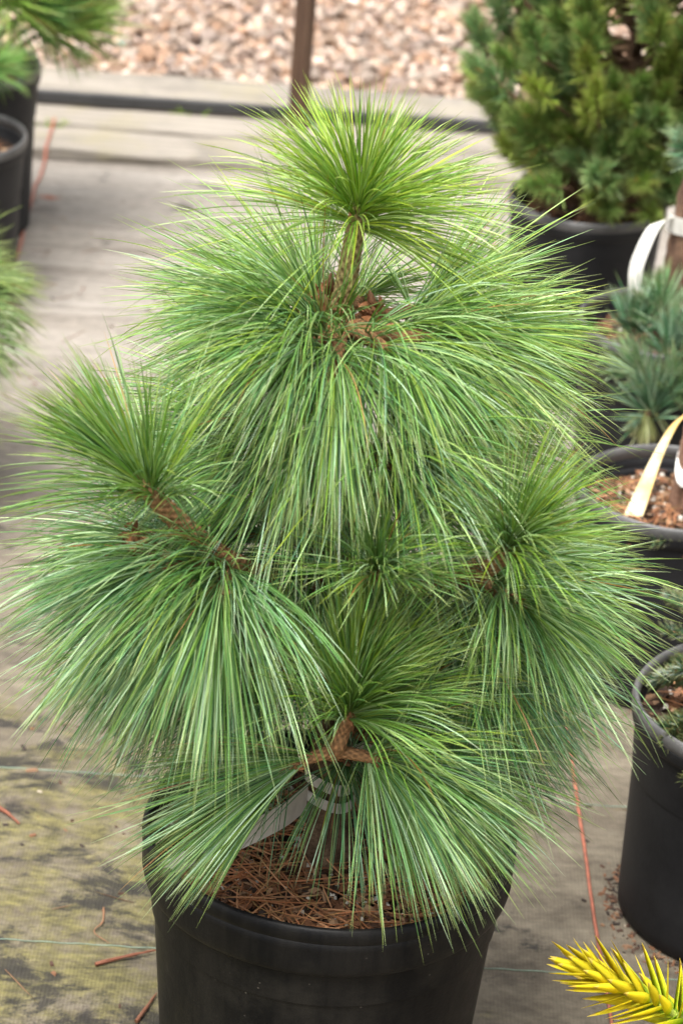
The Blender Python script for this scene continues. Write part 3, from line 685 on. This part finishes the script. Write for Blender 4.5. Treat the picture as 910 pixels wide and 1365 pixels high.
# papery scales round the upper whorl
mb = bud_scales(np.array((-.0275, -.01, .825)) - BASE, (0, -.3, 1), r, 120, .009, .03)
for c in ((-.055, -.015, .84), (-.038, .02, .845), (.0, -.0, .84)):
    bud_scales(np.array(c) - BASE, (r.normal() * .3, 0, 1), r, 60, .008, .012, mb)
for p_ in ((-.1012, -.137, .60), (-.142, -.162, .643), (-.182, -.18, .688), (-.118, -.15, .61), (-.165, -.172, .668)):
    bud_scales(np.array(p_) - BASE, (r.normal() * .5, -.5, .6), r, 34, .009, .014, mb)
obj('bud_scales', mb.mesh('bud_scales', M_bud), pine, kind='stuff')

# ------------------------------------------------------------------ tags
def ribbon(name, pts, wd, widths, mat, parent=None, thick=.0007, n=40, **kw):
    """a thin strip with real thickness; wd = width direction at each point"""
    P = np.asarray(pts, float); Wd = np.asarray(wd, float); k = len(P)
    t = np.linspace(0, k - 1, n); i = np.minimum(t.astype(int), k - 2); f = (t - i)[:, None]
    E_ = np.vstack([2 * P[0] - P[1], P, 2 * P[-1] - P[-2]]); a, b, c, d = E_[i], E_[i + 1], E_[i + 2], E_[i + 3]
    X = .5 * (2 * b + (c - a) * f + (2 * a - 5 * b + 4 * c - d) * f ** 2 + (3 * b - a - 3 * c + d) * f ** 3)
    W = unit(Wd[i] * (1 - f) + Wd[i + 1] * f); h = np.interp(t, np.arange(k), widths)[:, None] / 2
    N = unit(np.cross(np.gradient(X, axis=0), W)) * thick / 2
    V = np.stack([X - W * h - N, X + W * h - N, X + W * h + N, X - W * h + N], 1).reshape(-1, 3)
    Q = [(q * 4 + j, q * 4 + (j + 1) % 4, q * 4 + 4 + (j + 1) % 4, q * 4 + 4 + j) for q in range(n - 1) for j in range(4)]
    Q += [(0, 3, 2, 1), (4 * n - 4, 4 * n - 3, 4 * n - 2, 4 * n - 1)]
    return obj(name, mesh(name, V, Q, None, mat), parent, **kw)

tag = obj('plant_tag', None, loc=(0, 0, .30), label='blank white tag strip looped round the trunk of the front pine', cat='plant tag')
o3 = np.array((0, 0, .30))
ribbon('strip', np.array([(-.152, -.092, .298), (-.125, -.100, .322), (-.085, -.100, .345), (-.045, -.070, .355), (-.024, -.026, .350)]) - o3,
       [(.15, -.25, 1), (.1, -.3, 1), (.0, -.3, 1), (0, -.2, 1), (0, -.1, 1)], [.026, .031, .033, .033, .033], M_tag, tag)
for z0, w in ((.360, .013), (.340, .012)):
    th = np.linspace(rad(185), rad(400), 9)
    ribbon('loop', np.array([(-.003 + .0245 * math.cos(t), .0245 * math.sin(t), z0 + .004 * math.sin(t * 2)) for t in th]) - o3, [(0, -.12, 1)] * 9, [w] * 9, M_tag, tag)
ribbon('tail', np.array([(.012, .022, .372), (.035, .022, .385), (.058, .018, .384)]) - o3, [(0, -.3, 1)] * 3, [.014] * 3, M_tag, tag)

# ------------------------------------------------------------------ neighbouring plants
from mathutils import Quaternion
def place(name, me, parent, pos, d, sc, r, kind=None):
    o = obj(name, me, parent, tuple(pos), kind=kind); o.rotation_mode = 'QUATERNION'
    o.rotation_quaternion = Vector(d).to_track_quat('Z', 'Y') @ Quaternion((0, 0, 1), r.uniform(0, 6.28)); o.scale = (sc,) * 3
    return o
def tuft_mesh(name, r, n, L, at, ab, g, fol, pal, w, S=3, per=2, mat=None, spread=.08, up=0):
    V, Q, C = tuft((0, 0, fol), (0, 0, 1), n, L, at, ab, g, up, fol, .3, r, S, w, per, spread, .015, pal)
    sV, sQ, sC = tube([(0, 0, -.02), (0, 0, fol * .5), (0, 0, fol)], [.0026, .0024, .0018], 6, 6, .1, 3, 300, c0=(.2, .13, .07), c1=(.08, .05, .03))
    return mesh(name, np.vstack([V, sV]), np.vstack([Q, sQ + len(V)]), np.vstack([C, sC]), mat or M_needle_bg)

def conifer(name, label, base, trunk, tr_r, tips, meshes, r, cat='conifer', stem_r=.004, sc=(.85, 1.15), node=None):
    """base, trunk points (absolute), tips: list of (pos, direction); every shoot a branch with its tuft"""
    base = np.asarray(base, float); p = obj(name, None, loc=tuple(base), label=label, cat=cat)
    T = np.asarray(trunk, float) - base
    V, Q, C = tube(T, tr_r, 14, 40, .06, 5, 90, r, .03, (.17, .10, .06), (.07, .04, .025))
    obj('trunk', mesh('trunk', V, Q, C, M_bark, True), p)
    for (pos, d) in tips:
        pos = np.asarray(pos, float) - base; d = unit(d)
        # leave the trunk below the tip, arrive along d
        zz = np.clip(pos[2] - .10 * r.uniform(.5, 1.2), T[0, 2] + .02, T[-1, 2])
        k = np.array([np.interp(zz, T[:, 2], T[:, j]) for j in range(3)])
        mid = (k + pos - d * .05) / 2 + np.array([0, 0, -.01])
        V, Q, C = tube([k, mid, pos - d * .012, pos], [stem_r * 1.3, stem_r, stem_r * .6], 6, 10, .05, 3, 200, c0=(.18, .11, .06), c1=(.08, .05, .03))
        b = obj('branch', mesh('branch', V, Q, C, M_bark, True), p)
        place('needle_tuft', meshes[int(r.integers(len(meshes)))], b, pos, d, r.uniform(*sc), r, 'stuff')
    return p

r = np.random.default_rng(23)
# dense bushy pine, upper right
mugo = [tuft_mesh('mugo_tuft', r, 230, .031, 12, 70, .05, .07, pal, .00065) for pal in
        (((.10, .21, .05), (.22, .36, .11)), ((.13, .25, .05), (.26, .40, .11)), ((.18, .29, .045), (.31, .43, .10)), ((.24, .33, .04), (.38, .47, .10)), ((.10, .22, .07), (.22, .36, .14)))]
tips = []
cen = np.array((.405, 1.90, .52)); rd = np.array((.245, .21, .27))
while len(tips) < 275:
    u = unit(r.normal(size=3)); k = r.uniform(.25, 1.0) ** .5
    if u[1] > .45: continue
    pnt = cen + u * rd * k
    if pnt[2] < .31 and np.hypot(pnt[0] - .337, pnt[1] - 1.86) < .10: continue
    if pnt[2] < .40 and pnt[0] < .24: continue
    if pnt[2] < .33: continue
    tips.append((pnt, u * .75 + np.array([0, 0, .85]) + r.normal(size=3) * .15))
for k in range(9):
    a = r.uniform(-2.4, -.2); q = r.uniform(.11, .17)
    tips.append((np.array((.395 + q * math.cos(a), 1.86 + q * math.sin(a), r.uniform(.315, .40))), (math.cos(a), math.sin(a), .25)))
conifer('bushy_pine', 'dense dark green bushy pine with short needles filling the upper right corner', (.345, 1.87, .258),
        [(.345, 1.87, .25), (.355, 1.875, .36), (.38, 1.89, .5), (.40, 1.9, .68)], [.022, .018, .013, .006], tips, mugo, r, 'pine tree')

# long-needled pines, upper left
lpal = [((.10, .25, .035), (.22, .40, .10)), ((.18, .32, .04), (.30, .46, .10)), ((.07, .20, .035), (.17, .33, .09))]
longt = [tuft_mesh('long_tuft', r, 60, .095, 10, 70, .45, .05, pal, .0008, 4, 4) for pal in lpal]
tips = [((-.725 + .14 * math.cos(t) * k, 2.31 + .13 * math.sin(t) * k, .36 + z), (math.cos(t), math.sin(t), .5)) for t, k, z in
        [(0, .85, .01), (-.5, .75, .03), (.5, .9, .02), (-.9, .7, .06), (.2, .6, .06), (-.4, .5, .10), (.9, .9, .04), (0, .9, .05), (-.2, .7, .13), (.5, .6, .12), (1.4, .9, .05), (2.2, .9, .06), (3.1, .9, .05), (-2.3, .9, .06),
         (0, .1, .20), (2.6, .4, .14), (-1.6, .8, .08), (-.15, .95, .0), (.3, .95, .09)]]
conifer('soft_pine', 'soft green pine in the rear pot at the upper left corner', (-.725, 2.31, .258), [(-.725, 2.31, .25), (-.72, 2.31, .4), (-.72, 2.31, .56)], [.014, .011, .006], tips, longt, r, 'pine tree', sc=(1.0, 1.25))
tips = [((-.705 + .10 * math.cos(t) * k, 1.99 + .10 * math.sin(t) * k, .33 + z), (math.cos(t), math.sin(t), .45)) for t, k, z in
        [(.7, .8, .03), (.1, .35, .05), (1.4, .8, .05), (2.2, .9, .06), (3.1, 1, .05), (-2.3, .9, .04), (-1.5, .9, .04), (0, .1, .10)]]
conifer('soft_pine', 'small dark green pine in the nearer pot at upper left', (-.705, 1.99, .238), [(-.705, 1.99, .23), (-.70, 1.99, .33), (-.70, 1.99, .44)], [.012, .009, .005], tips, longt, r, 'pine tree', sc=(.6, .8))

# drooping pine at the left edge
ypal = [((.17, .27, .04), (.32, .42, .13)), ((.12, .22, .04), (.26, .38, .13)), ((.15, .25, .05), (.30, .40, .15))]
edget = [tuft_mesh('drooping_tuft', r, 80, .135, 10, 75, .0, .05, pal, .0008, 5, 5, spread=.06) for pal in ypal]
pE = obj('drooping_pine', None, loc=(-.70, 1.27, .218), label='pine with long pale green needles reaching in at the left edge', cat='pine tree')
bE = np.array((-.70, 1.27, .218))
V, Q, C = tube(np.array([(-.70, 1.27, .21), (-.695, 1.27, .30), (-.69, 1.27, .44)]) - bE, [.013, .010, .006], 14, 40, .06, 5, 90, r, .03, (.17, .10, .06), (.07, .04, .025))
obj('trunk', mesh('trunk', V, Q, C, M_bark, True), pE)
for (tp, d, g) in (((-.555, 1.25, .315), (1, -.1, .1), .7), ((-.560, 1.20, .275), (1, -.4, .0), .9), ((-.59, 1.30, .295), (.9, .2, .1), .7), ((-.63, 1.19, .36), (.4, -1, .2), .9),
                   ((-.70, 1.17, .33), (0, -1, .1), .9), ((-.80, 1.27, .34), (-1, 0, .2), .8), ((-.70, 1.36, .36), (0, 1, .3), .7), ((-.72, 1.27, .38), (-.3, 0, 1), .5), ((-.600, 1.16, .225), (1, -.5, -.2), .9)):
    tp = np.array(tp) - bE; d = unit(d); k0 = np.array((.006, 0, max(.02, tp[2] - .05)))
    V, Q, C = tube([k0, (k0 + tp) / 2 + (0, 0, -.005), tp], [.005, .004, .003], 8, 12, .08, 4, 300, c0=(.18, .11, .06), c1=(.08, .05, .03))
    b = obj('branch', mesh('branch', V, Q, C, M_bark, True), pE)
    V, Q, C = tuft(tp, d, 75, .13, 12, 75, g, .1, .05, .6, r, 5, .0008, 5, .06, .02, ypal[int(r.integers(3))])
    obj('needle_tuft', mesh('needle_tuft', V, Q, C, M_needle), b, kind='stuff')

# small blue-green pine, right edge
bp = np.array((.438, 1.44, .228))
pB = obj('blue_green_pine', None, loc=tuple(bp), label='small pine with stiff blue-green needle tufts at the right edge', cat='pine tree')
V, Q, C = tube(np.array([(.438, 1.44, .215), (.440, 1.44, .32), (.446, 1.44, .46), (.46, 1.45, .62)]) - bp, [.030, .024, .020, .010], 20, 60, .06, 5, 90, r, .03, (.20, .12, .075), (.09, .05, .035))
obj('trunk', mesh('trunk', V, Q, C, M_bark, True), pB)
bpal = [((.075, .20, .085), (.34, .48, .33)), ((.12, .25, .09), (.36, .48, .29)), ((.20, .22, .06), (.34, .36, .17))]
for (tp, d, k, n, L) in (((.383, 1.385, .285), (-.05, -.15, 1), 0, 36, .078), ((.408, 1.275, .205), (-.15, -.25, .9), 0, 46, .08), ((.452, 1.30, .255), (.3, -.3, 1), 1, 26, .06),
                         ((.402, 1.265, .192), (-.1, -.5, -.9), 2, 16, .042), ((.435, 1.28, .235), (.1, -.3, 1), 1, 26, .06), ((.440, 1.45, .525), (-.7, -.2, .5), 0, 26, .055), ((.50, 1.36, .33), (.5, -.4, .6), 1, 26, .06),
                         ((.47, 1.52, .40), (.2, .6, .6), 0, 24, .06), ((.52, 1.46, .46), (.8, 0, .6), 1, 24, .06), ((.46, 1.45, .64), (0, 0, 1), 0, 30, .06), ((.372, 1.36, .235), (-.8, -.4, .5), 1, 22, .055), ((.430, 1.33, .275), (.0, -.2, 1), 0, 34, .07), ((.455, 1.29, .215), (.2, -.5, .8), 1, 36, .07), ((.415, 1.38, .31), (-.2, 0, 1), 1, 28, .065), ((.470, 1.33, .30), (.3, -.2, 1), 0, 30, .065), ((.395, 1.31, .24), (-.5, -.3, .8), 1, 30, .065)):
    tp = np.array(tp) - bp; d = unit(d); z0 = np.clip(tp[2] - .01, .02, .36); k0 = np.array((.004, 0, z0))
    V, Q, C = tube([k0, (k0 + tp) / 2 + (0, 0, .012), tp - d * .01, tp], [.006, .005, .0035], 8, 14, .08, 4, 300, c0=(.24, .15, .09), c1=(.11, .06, .035))
    b = obj('branch', mesh('branch', V, Q, C, M_bark, True), pB)
    V, Q, C = tuft(tp, d, n, L, 10, 48, .10, .0, .025, .3, r, 5, .0014, 5, .10, .0, bpal[k])
    obj('needle_tuft', mesh('needle_tuft', V, Q, C, M_needle), b, kind='stuff')
t2 = obj('plant_tag', None, loc=(.438, 1.44, .42), label='white tag looped round the trunk at the right edge below the bushy pine', cat='plant tag')
q2 = np.array((.438, 1.44, .42)); th = np.linspace(rad(160), rad(380), 9)
ribbon('loop', np.array([(.442 + .027 * math.cos(t), 1.44 + .027 * math.sin(t), .423) for t in th]) - q2, [(0, -.1, 1)] * 9, [.026] * 9, M_tag, t2)
ribbon('strip', np.array([(.418, 1.425, .430), (.395, 1.405, .425), (.378, 1.39, .385), (.374, 1.385, .355), (.380, 1.384, .325)]) - q2, [(.5, -.3, .6), (.8, -.2, .3), (1, -.2, 0), (1, -.1, -.1), (1, 0, 0)], [.019, .019, .019, .019, .018], M_tag, t2)

# spruces on the right
spal = [((.025, .065, .022), (.06, .11, .05)), ((.035, .08, .022), (.08, .13, .05))]
def spray(parent, pts, r, n=260, L=.015, pal=0, tipcol=None):
    pts = np.asarray(pts, float)
    V, Q, C = tube(pts, [.0032, .0026, .0018], 7, 30, .10, 3, 500, c0=(.34, .17, .08), c1=(.18, .08, .04))
    b = obj('branch', mesh('branch', V, Q, C, M_bark, True), parent)
    nseg = len(pts) - 1; t = r.random(n) * .72 + .28; idx = np.minimum((t * nseg).astype(int), nseg - 1); f = (t * nseg - idx)[:, None]
    P = pts[idx] * (1 - f) + pts[idx + 1] * f; D = unit(pts[idx + 1] - pts[idx])
    R_ = unit(np.cross(D, r.normal(size=(n, 3)))); U = unit(D * .75 + R_ * .8 + np.array([0, 0, .25]))
    fc = r.uniform(.6, 1.5, (n, 1)); cg = np.array(spal[pal][0]) * fc; cp = np.array(spal[pal][1]) * fc
    V, Q, C = needles(P, U, L * r.uniform(.8, 1.2, n), np.zeros(n), np.full(n, .0008), cg, cp, r, 3)
    obj('needle_tuft', mesh('needle_tuft', V, Q, C, M_needle), b, kind='stuff')
    return b
def spruce(label, base, h, tr_r, sprays, r):
    base = np.asarray(base, float); p = obj('spruce', None, loc=tuple(base), label=label, cat='spruce')
    V, Q, C = tube([(0, 0, -.012), (.003, 0, h * .5), (0, .003, h)], [tr_r, tr_r * .8, tr_r * .4], 16, 50, .05, 5, 90, r, .03, (.26, .15, .10), (.13, .07, .045))
    obj('trunk', mesh('trunk', V, Q, C, M_bark, True), p)
    for s_ in sprays: spray(p, np.array(s_) - base, r, 300)
    return p
A = (.466, .357, .228)
sp = [[(.466, .357, .33), (.440, .40, .31), (.405, .46, .285), (.362, .50, .272)], [(.466, .357, .31), (.42, .39, .285), (.39, .43, .25), (.375, .46, .238)],
      [(.466, .357, .30), (.43, .34, .28), (.39, .325, .262), (.352, .335, .246)], [(.466, .357, .29), (.43, .30, .27), (.40, .26, .252), (.372, .235, .24)],
      [(.466, .357, .34), (.41, .35, .318), (.372, .37, .298), (.345, .40, .262)], [(.466, .357, .27), (.43, .38, .25), (.40, .37, .242), (.365, .36, .238)],
      [(.466, .357, .36), (.52, .33, .35), (.57, .30, .34), (.61, .27, .32)], [(.466, .357, .36), (.50, .42, .36), (.53, .47, .35), (.55, .52, .33)],
      [(.466, .357, .32), (.47, .29, .31), (.475, .23, .30), (.48, .18, .285)], [(.466, .357, .44), (.466, .357, .48), (.468, .36, .52), (.47, .36, .55)],
      [(.405, .46, .285), (.395, .50, .288), (.385, .54, .285), (.372, .575, .279)], [(.39, .325, .262), (.37, .31, .262), (.36, .29, .262), (.352, .275, .262)],
      [(.44, .36, .30), (.405, .375, .285), (.375, .395, .27), (.350, .41, .258)], [(.44, .40, .29), (.41, .43, .275), (.385, .45, .262), (.36, .45, .252)], [(.44, .33, .27), (.405, .31, .262), (.375, .315, .254), (.345, .325, .246)],
      [(.42, .40, .33), (.395, .44, .325), (.378, .49, .312), (.366, .535, .296)], [(.43, .30, .27), (.41, .28, .262), (.395, .255, .254), (.385, .235, .246)]]
spruce('young spruce with reddish brown twigs in the pale-rimmed lower right pot', A, .24, .012, sp, r)
A = (.418, .90, .228)
sp = [[(.418, .90, .33), (.455, .83, .29), (.43, .78, .262), (.372, .765, .250)], [(.418, .90, .30), (.46, .86, .28), (.475, .80, .26), (.47, .75, .245)], [(.418, .90, .40), (.46, .93, .40), (.50, .95, .39), (.54, .97, .375)],
      [(.418, .90, .42), (.44, .95, .43), (.46, 1.0, .43), (.47, 1.04, .42)], [(.418, .90, .44), (.47, .88, .46), (.51, .87, .46), (.55, .86, .45)]]
spruce('spruce with a pinkish brown bare trunk beside the faded yellow tag', A, .26, .019, sp, r)
ribbon('plant_tag', np.array([(.418, .962, .340), (.399, .945, .326), (.380, .915, .297), (.365, .885, .265), (.352, .858, .236)]),
       [(.9, .3, .3), (.9, -.1, .35), (.85, -.3, .45), (.9, -.3, .4), (.95, -.2, .3)], [.004, .010, .016, .022, .026], M_ytag, n=30,
       label='faded yellow paper tag leaning in a black pot at right', cat='plant tag')
ribbon('plant_tag', np.array([(.412, .905, .312), (.410, .888, .295), (.412, .878, .282), (.415, .876, .274)]), [(1, .1, .2), (1, 0, .2), (1, 0, .1), (1, 0, 0)], [.018, .020, .018, .012], M_tag, n=14,
       label='small pale tag on the bare trunk behind the yellow tag', cat='plant tag')

# golden spiky conifer, lower right
def leaf_mesh(r, gold):
    n = 7; V = []; Q = []; C = []
    w0 = .0080; L = .062; bend = r.uniform(.0, .12); fold = .15
    for k in range(n + 1):
        t = k / n; w = w0 * (1 - t) ** .6 * (.5 + .5 * min(1, t * 3)) + .0002
        z = L * t; y = bend * L * t * t
        V += [(-w, y + w * fold, z), (0, y, z), (w, y + w * fold, z), (0, y - .0007 * (1 - t), z)]
        if k < n:
            for j in range(4): Q.append((k * 4 + j, k * 4 + (j + 1) % 4, k * 4 + 4 + (j + 1) % 4, k * 4 + 4 + j))
            g = np.array((.34, .54, .03)); ye = np.array((.90, .77, .03)); og = np.array((.86, .68, .12))
            a = min(1, t * (2.4 if gold else 1.25) + (.45 if gold else 0))
            c = g * (1 - a) + ye * a
            if t > .8: c = og
            C += [c, c * .96, c, c * .9]
    return mesh('leaf', V, Q, np.array(C) * r.uniform(.9, 1.05), M_leaf_y, True)
gold = [leaf_mesh(r, True) for _ in range(4)]; lime = [leaf_mesh(r, False) for _ in range(4)]
g0 = np.array((.42, -.235, .16))
pG = obj('golden_conifer', None, loc=tuple(g0), label='golden yellow spiky conifer shoot in the lower right corner', cat='conifer')
ax = np.array([(.42, -.235, .155), (.405, -.225, .205), (.36, -.21, .236), (.305, -.20, .272), (.243, -.195, .297)]) - g0
V, Q, C = tube(ax, [.006, .005, .004, .0035, .002], 8, 30, .08, 4, 300, c0=(.3, .36, .05), c1=(.2, .22, .04))
stem = obj('stem', mesh('stem', V, Q, C, M_bark, True), pG)
seg = np.linalg.norm(np.diff(ax, axis=0), axis=1); cum = np.concatenate([[0], np.cumsum(seg)])
for k in range(116):
    t = k / 115; s_ = cum[1] * .9 + (cum[-1] - cum[1] * .9) * t
    pos = np.array([np.interp(s_, cum, ax[:, j]) for j in range(3)]); e = np.array([np.interp(min(s_ + .01, cum[-1]), cum, ax[:, j]) for j in range(3)])
    d = unit(e - pos) if np.linalg.norm(e - pos) > 1e-6 else unit(ax[-1] - ax[-2])
    a = unit(np.cross(d, (0, 0, 1.0))); b = np.cross(d, a); ph = k * 2.39996 + r.normal() * .15
    ang = rad(62 - 44 * max(0, (t - .55) / .45) + r.normal() * 5)
    ra = a * math.cos(ph) + b * math.sin(ph); u = d * math.cos(ang) + ra * math.sin(ang)
    o = obj('leaf', (gold if t + r.normal() * .12 > .62 else lime)[int(r.integers(4))], stem, tuple(pos))
    # leaf z along u, leaf y (bend) towards the axis
    yv = unit(d - u * (d @ u)); xv = np.cross(yv, u)
    o.rotation_mode = 'QUATERNION'; o.rotation_quaternion = Matrix((xv, yv, u)).transposed().to_quaternion()
    s2 = (.78 + .3 * (1 - t)) * r.uniform(.85, 1.1); o.scale = (s2 * 1.1, s2, s2)

# ------------------------------------------------------------------ weeds and litter
def weed(x, y, z, n, h, label, seed):
    r = np.random.default_rng(seed)
    P = np.zeros((n, 3)) + r.normal(size=(n, 3)) * (.008, .006, 0); ph = r.uniform(0, 6.28, n)
    U = unit(np.stack([np.cos(ph) * .6, np.sin(ph) * .6, np.ones(n)], 1)); f = r.uniform(.7, 1.3, (n, 1))
    V, Q, C = needles(P, U, h * r.uniform(.5, 1.1, n), r.uniform(.3, 1.2, n), np.full(n, .0016), np.array((.22, .36, .03)) * f, np.array((.34, .48, .06)) * f, r, 4)
    obj('weed', mesh('weed', V, Q, C, M_weed), loc=(x, y, z), label=label, cat='weed', group='small weeds by the planks')
weed(-.632, 2.853, .0, 110, .03, 'small bright green weed at the far end of the left orange twine', 1)
weed(-.685, 2.853, .0, 70, .026, 'small green weed next to the rear left pot rim', 2)
weed(-.385, 2.978, .0, 26, .042, 'thin green weed sprouting against the thick timber edging', 3)

def twig(pts, r0, c0, c1, name, label, cat, seed):
    P = np.array(pts, float); o = P.mean(0); o[2] = 0
    V, Q, C = tube(P - o, [r0, r0 * .8, r0 * .35], 6, 24, .2, 2, 300, np.random.default_rng(seed), .08, c0, c1)
    obj(name, mesh(name, V, Q, C, M_litter), loc=tuple(o), label=label, cat=cat)
twig([(-.235, .157, .003), (-.215, .168, .004), (-.190, .180, .005), (-.172, .190, .004)], .0024, (.24, .09, .05), (.12, .04, .02), 'twig', 'reddish dead twig on the fabric left of the front pot', 'twig', 1)
twig([(-.238, .262, .002), (-.236, .235, .003), (-.243, .215, .003), (-.225, .198, .002)], .0010, (.28, .15, .08), (.18, .08, .04), 'dry_needle', 'curled dry brown needle on the fabric above the reddish twig', 'dry needle', 2)
twig([(-.385, .445, .003), (-.368, .430, .004), (-.352, .412, .003)], .0026, (.25, .09, .05), (.12, .04, .02), 'twig', 'short red-brown twig at the left edge of the fabric', 'twig', 3)
twig([(-.182, .065, .003), (-.174, .088, .004), (-.166, .115, .003)], .0024, (.22, .09, .05), (.12, .05, .025), 'twig', 'small brown twig against the foot of the front pot', 'twig', 4)
ribbon('dead_leaf', [(-.625, 2.405, .012), (-.605, 2.415, .022), (-.585, 2.43, .018), (-.565, 2.44, .014)], [(.2, -1, .1), (.2, -1, .4), (.2, -1, -.1), (.3, -1, .3)], [.004, .024, .020, .003],
       plain('orange_leaf', (.26, .085, .04), .6, .4, 60), n=16, label='orange dead leaf beside the left orange twine', cat='leaf')
# loose litter no one could count
r = np.random.default_rng(77); mb = MB()
for i in range(700):
    if i < 260: x, y = r.uniform(-.6, .6), r.uniform(-.1, 2.7)
    elif i < 520:                                                     # crumbs of bark round the lower right pot
        t = r.uniform(2.6, 5.2); k = .134 + abs(r.normal()) * .012; x, y = .466 + k * math.cos(t), .357 + k * math.sin(t)
    else: x, y = r.normal(-.25, .12), r.uniform(.0, 2.6)
    s_ = r.uniform(.0007, .0024) if i < 520 else r.uniform(.001, .003)
    if math.hypot(x, y) < .16: continue
    el = r.uniform(1, 3.5)
    v = np.array([(-el, -1, -.5), (el, -1, -.5), (el, 1, -.5), (-el, 1, -.5), (-el * .7, -.6, .6), (el * .7, -.6, .6), (el * .7, .6, .6), (-el * .7, .6, .6)]) * s_ * (1 + r.normal(size=(8, 3)) * .2) * .8
    v = v @ np.array(Matrix.Rotation(r.uniform(0, 6.28), 3, 'Z')).T + (x, y, float(fabric_z(x, y)) + s_ * .4)
    c = [(.06, .03, .018), (.15, .07, .035), (.03, .02, .015), (.20, .11, .06), (.32, .27, .20)][int(r.choice(5, p=[.3, .25, .25, .13, .07]))]
    mb.add(v, [(4, 5, 6, 7), (0, 1, 5, 4), (1, 2, 6, 5), (2, 3, 7, 6), (3, 0, 4, 7)], np.array(c))
N = 170; P = np.stack([np.where(r.random(N) < .6, r.uniform(-.6, -.14, N), r.uniform(-.2, .5, N)), r.uniform(-.1, 2.4, N), np.zeros(N)], 1)
P = P[np.hypot(P[:, 0], P[:, 1]) > .2]; N = len(P); P[:, 2] = fabric_z(P[:, 0], P[:, 1]) + .0012
ph = r.uniform(0, 6.283, N); U = np.stack([np.cos(ph), np.sin(ph), np.zeros(N)], 1); f = r.uniform(.5, 1.2, (N, 1))
V, Q, C = needles(P, U, r.uniform(.02, .075, N), np.zeros(N), np.full(N, .0006), np.array((.20, .10, .05)) * f, np.array((.26, .15, .08)) * f, r, 4, .3)
V[:, 2] = np.maximum(fabric_z(V[:, 0], V[:, 1]) + .0004, np.minimum(V[:, 2], fabric_z(V[:, 0], V[:, 1]) + .003)); mb.add(V, Q, C)
obj('ground_litter', mb.mesh('ground_litter', M_litter), label='scattered bark crumbs and dry bits on the fabric', cat='litter', kind='stuff')
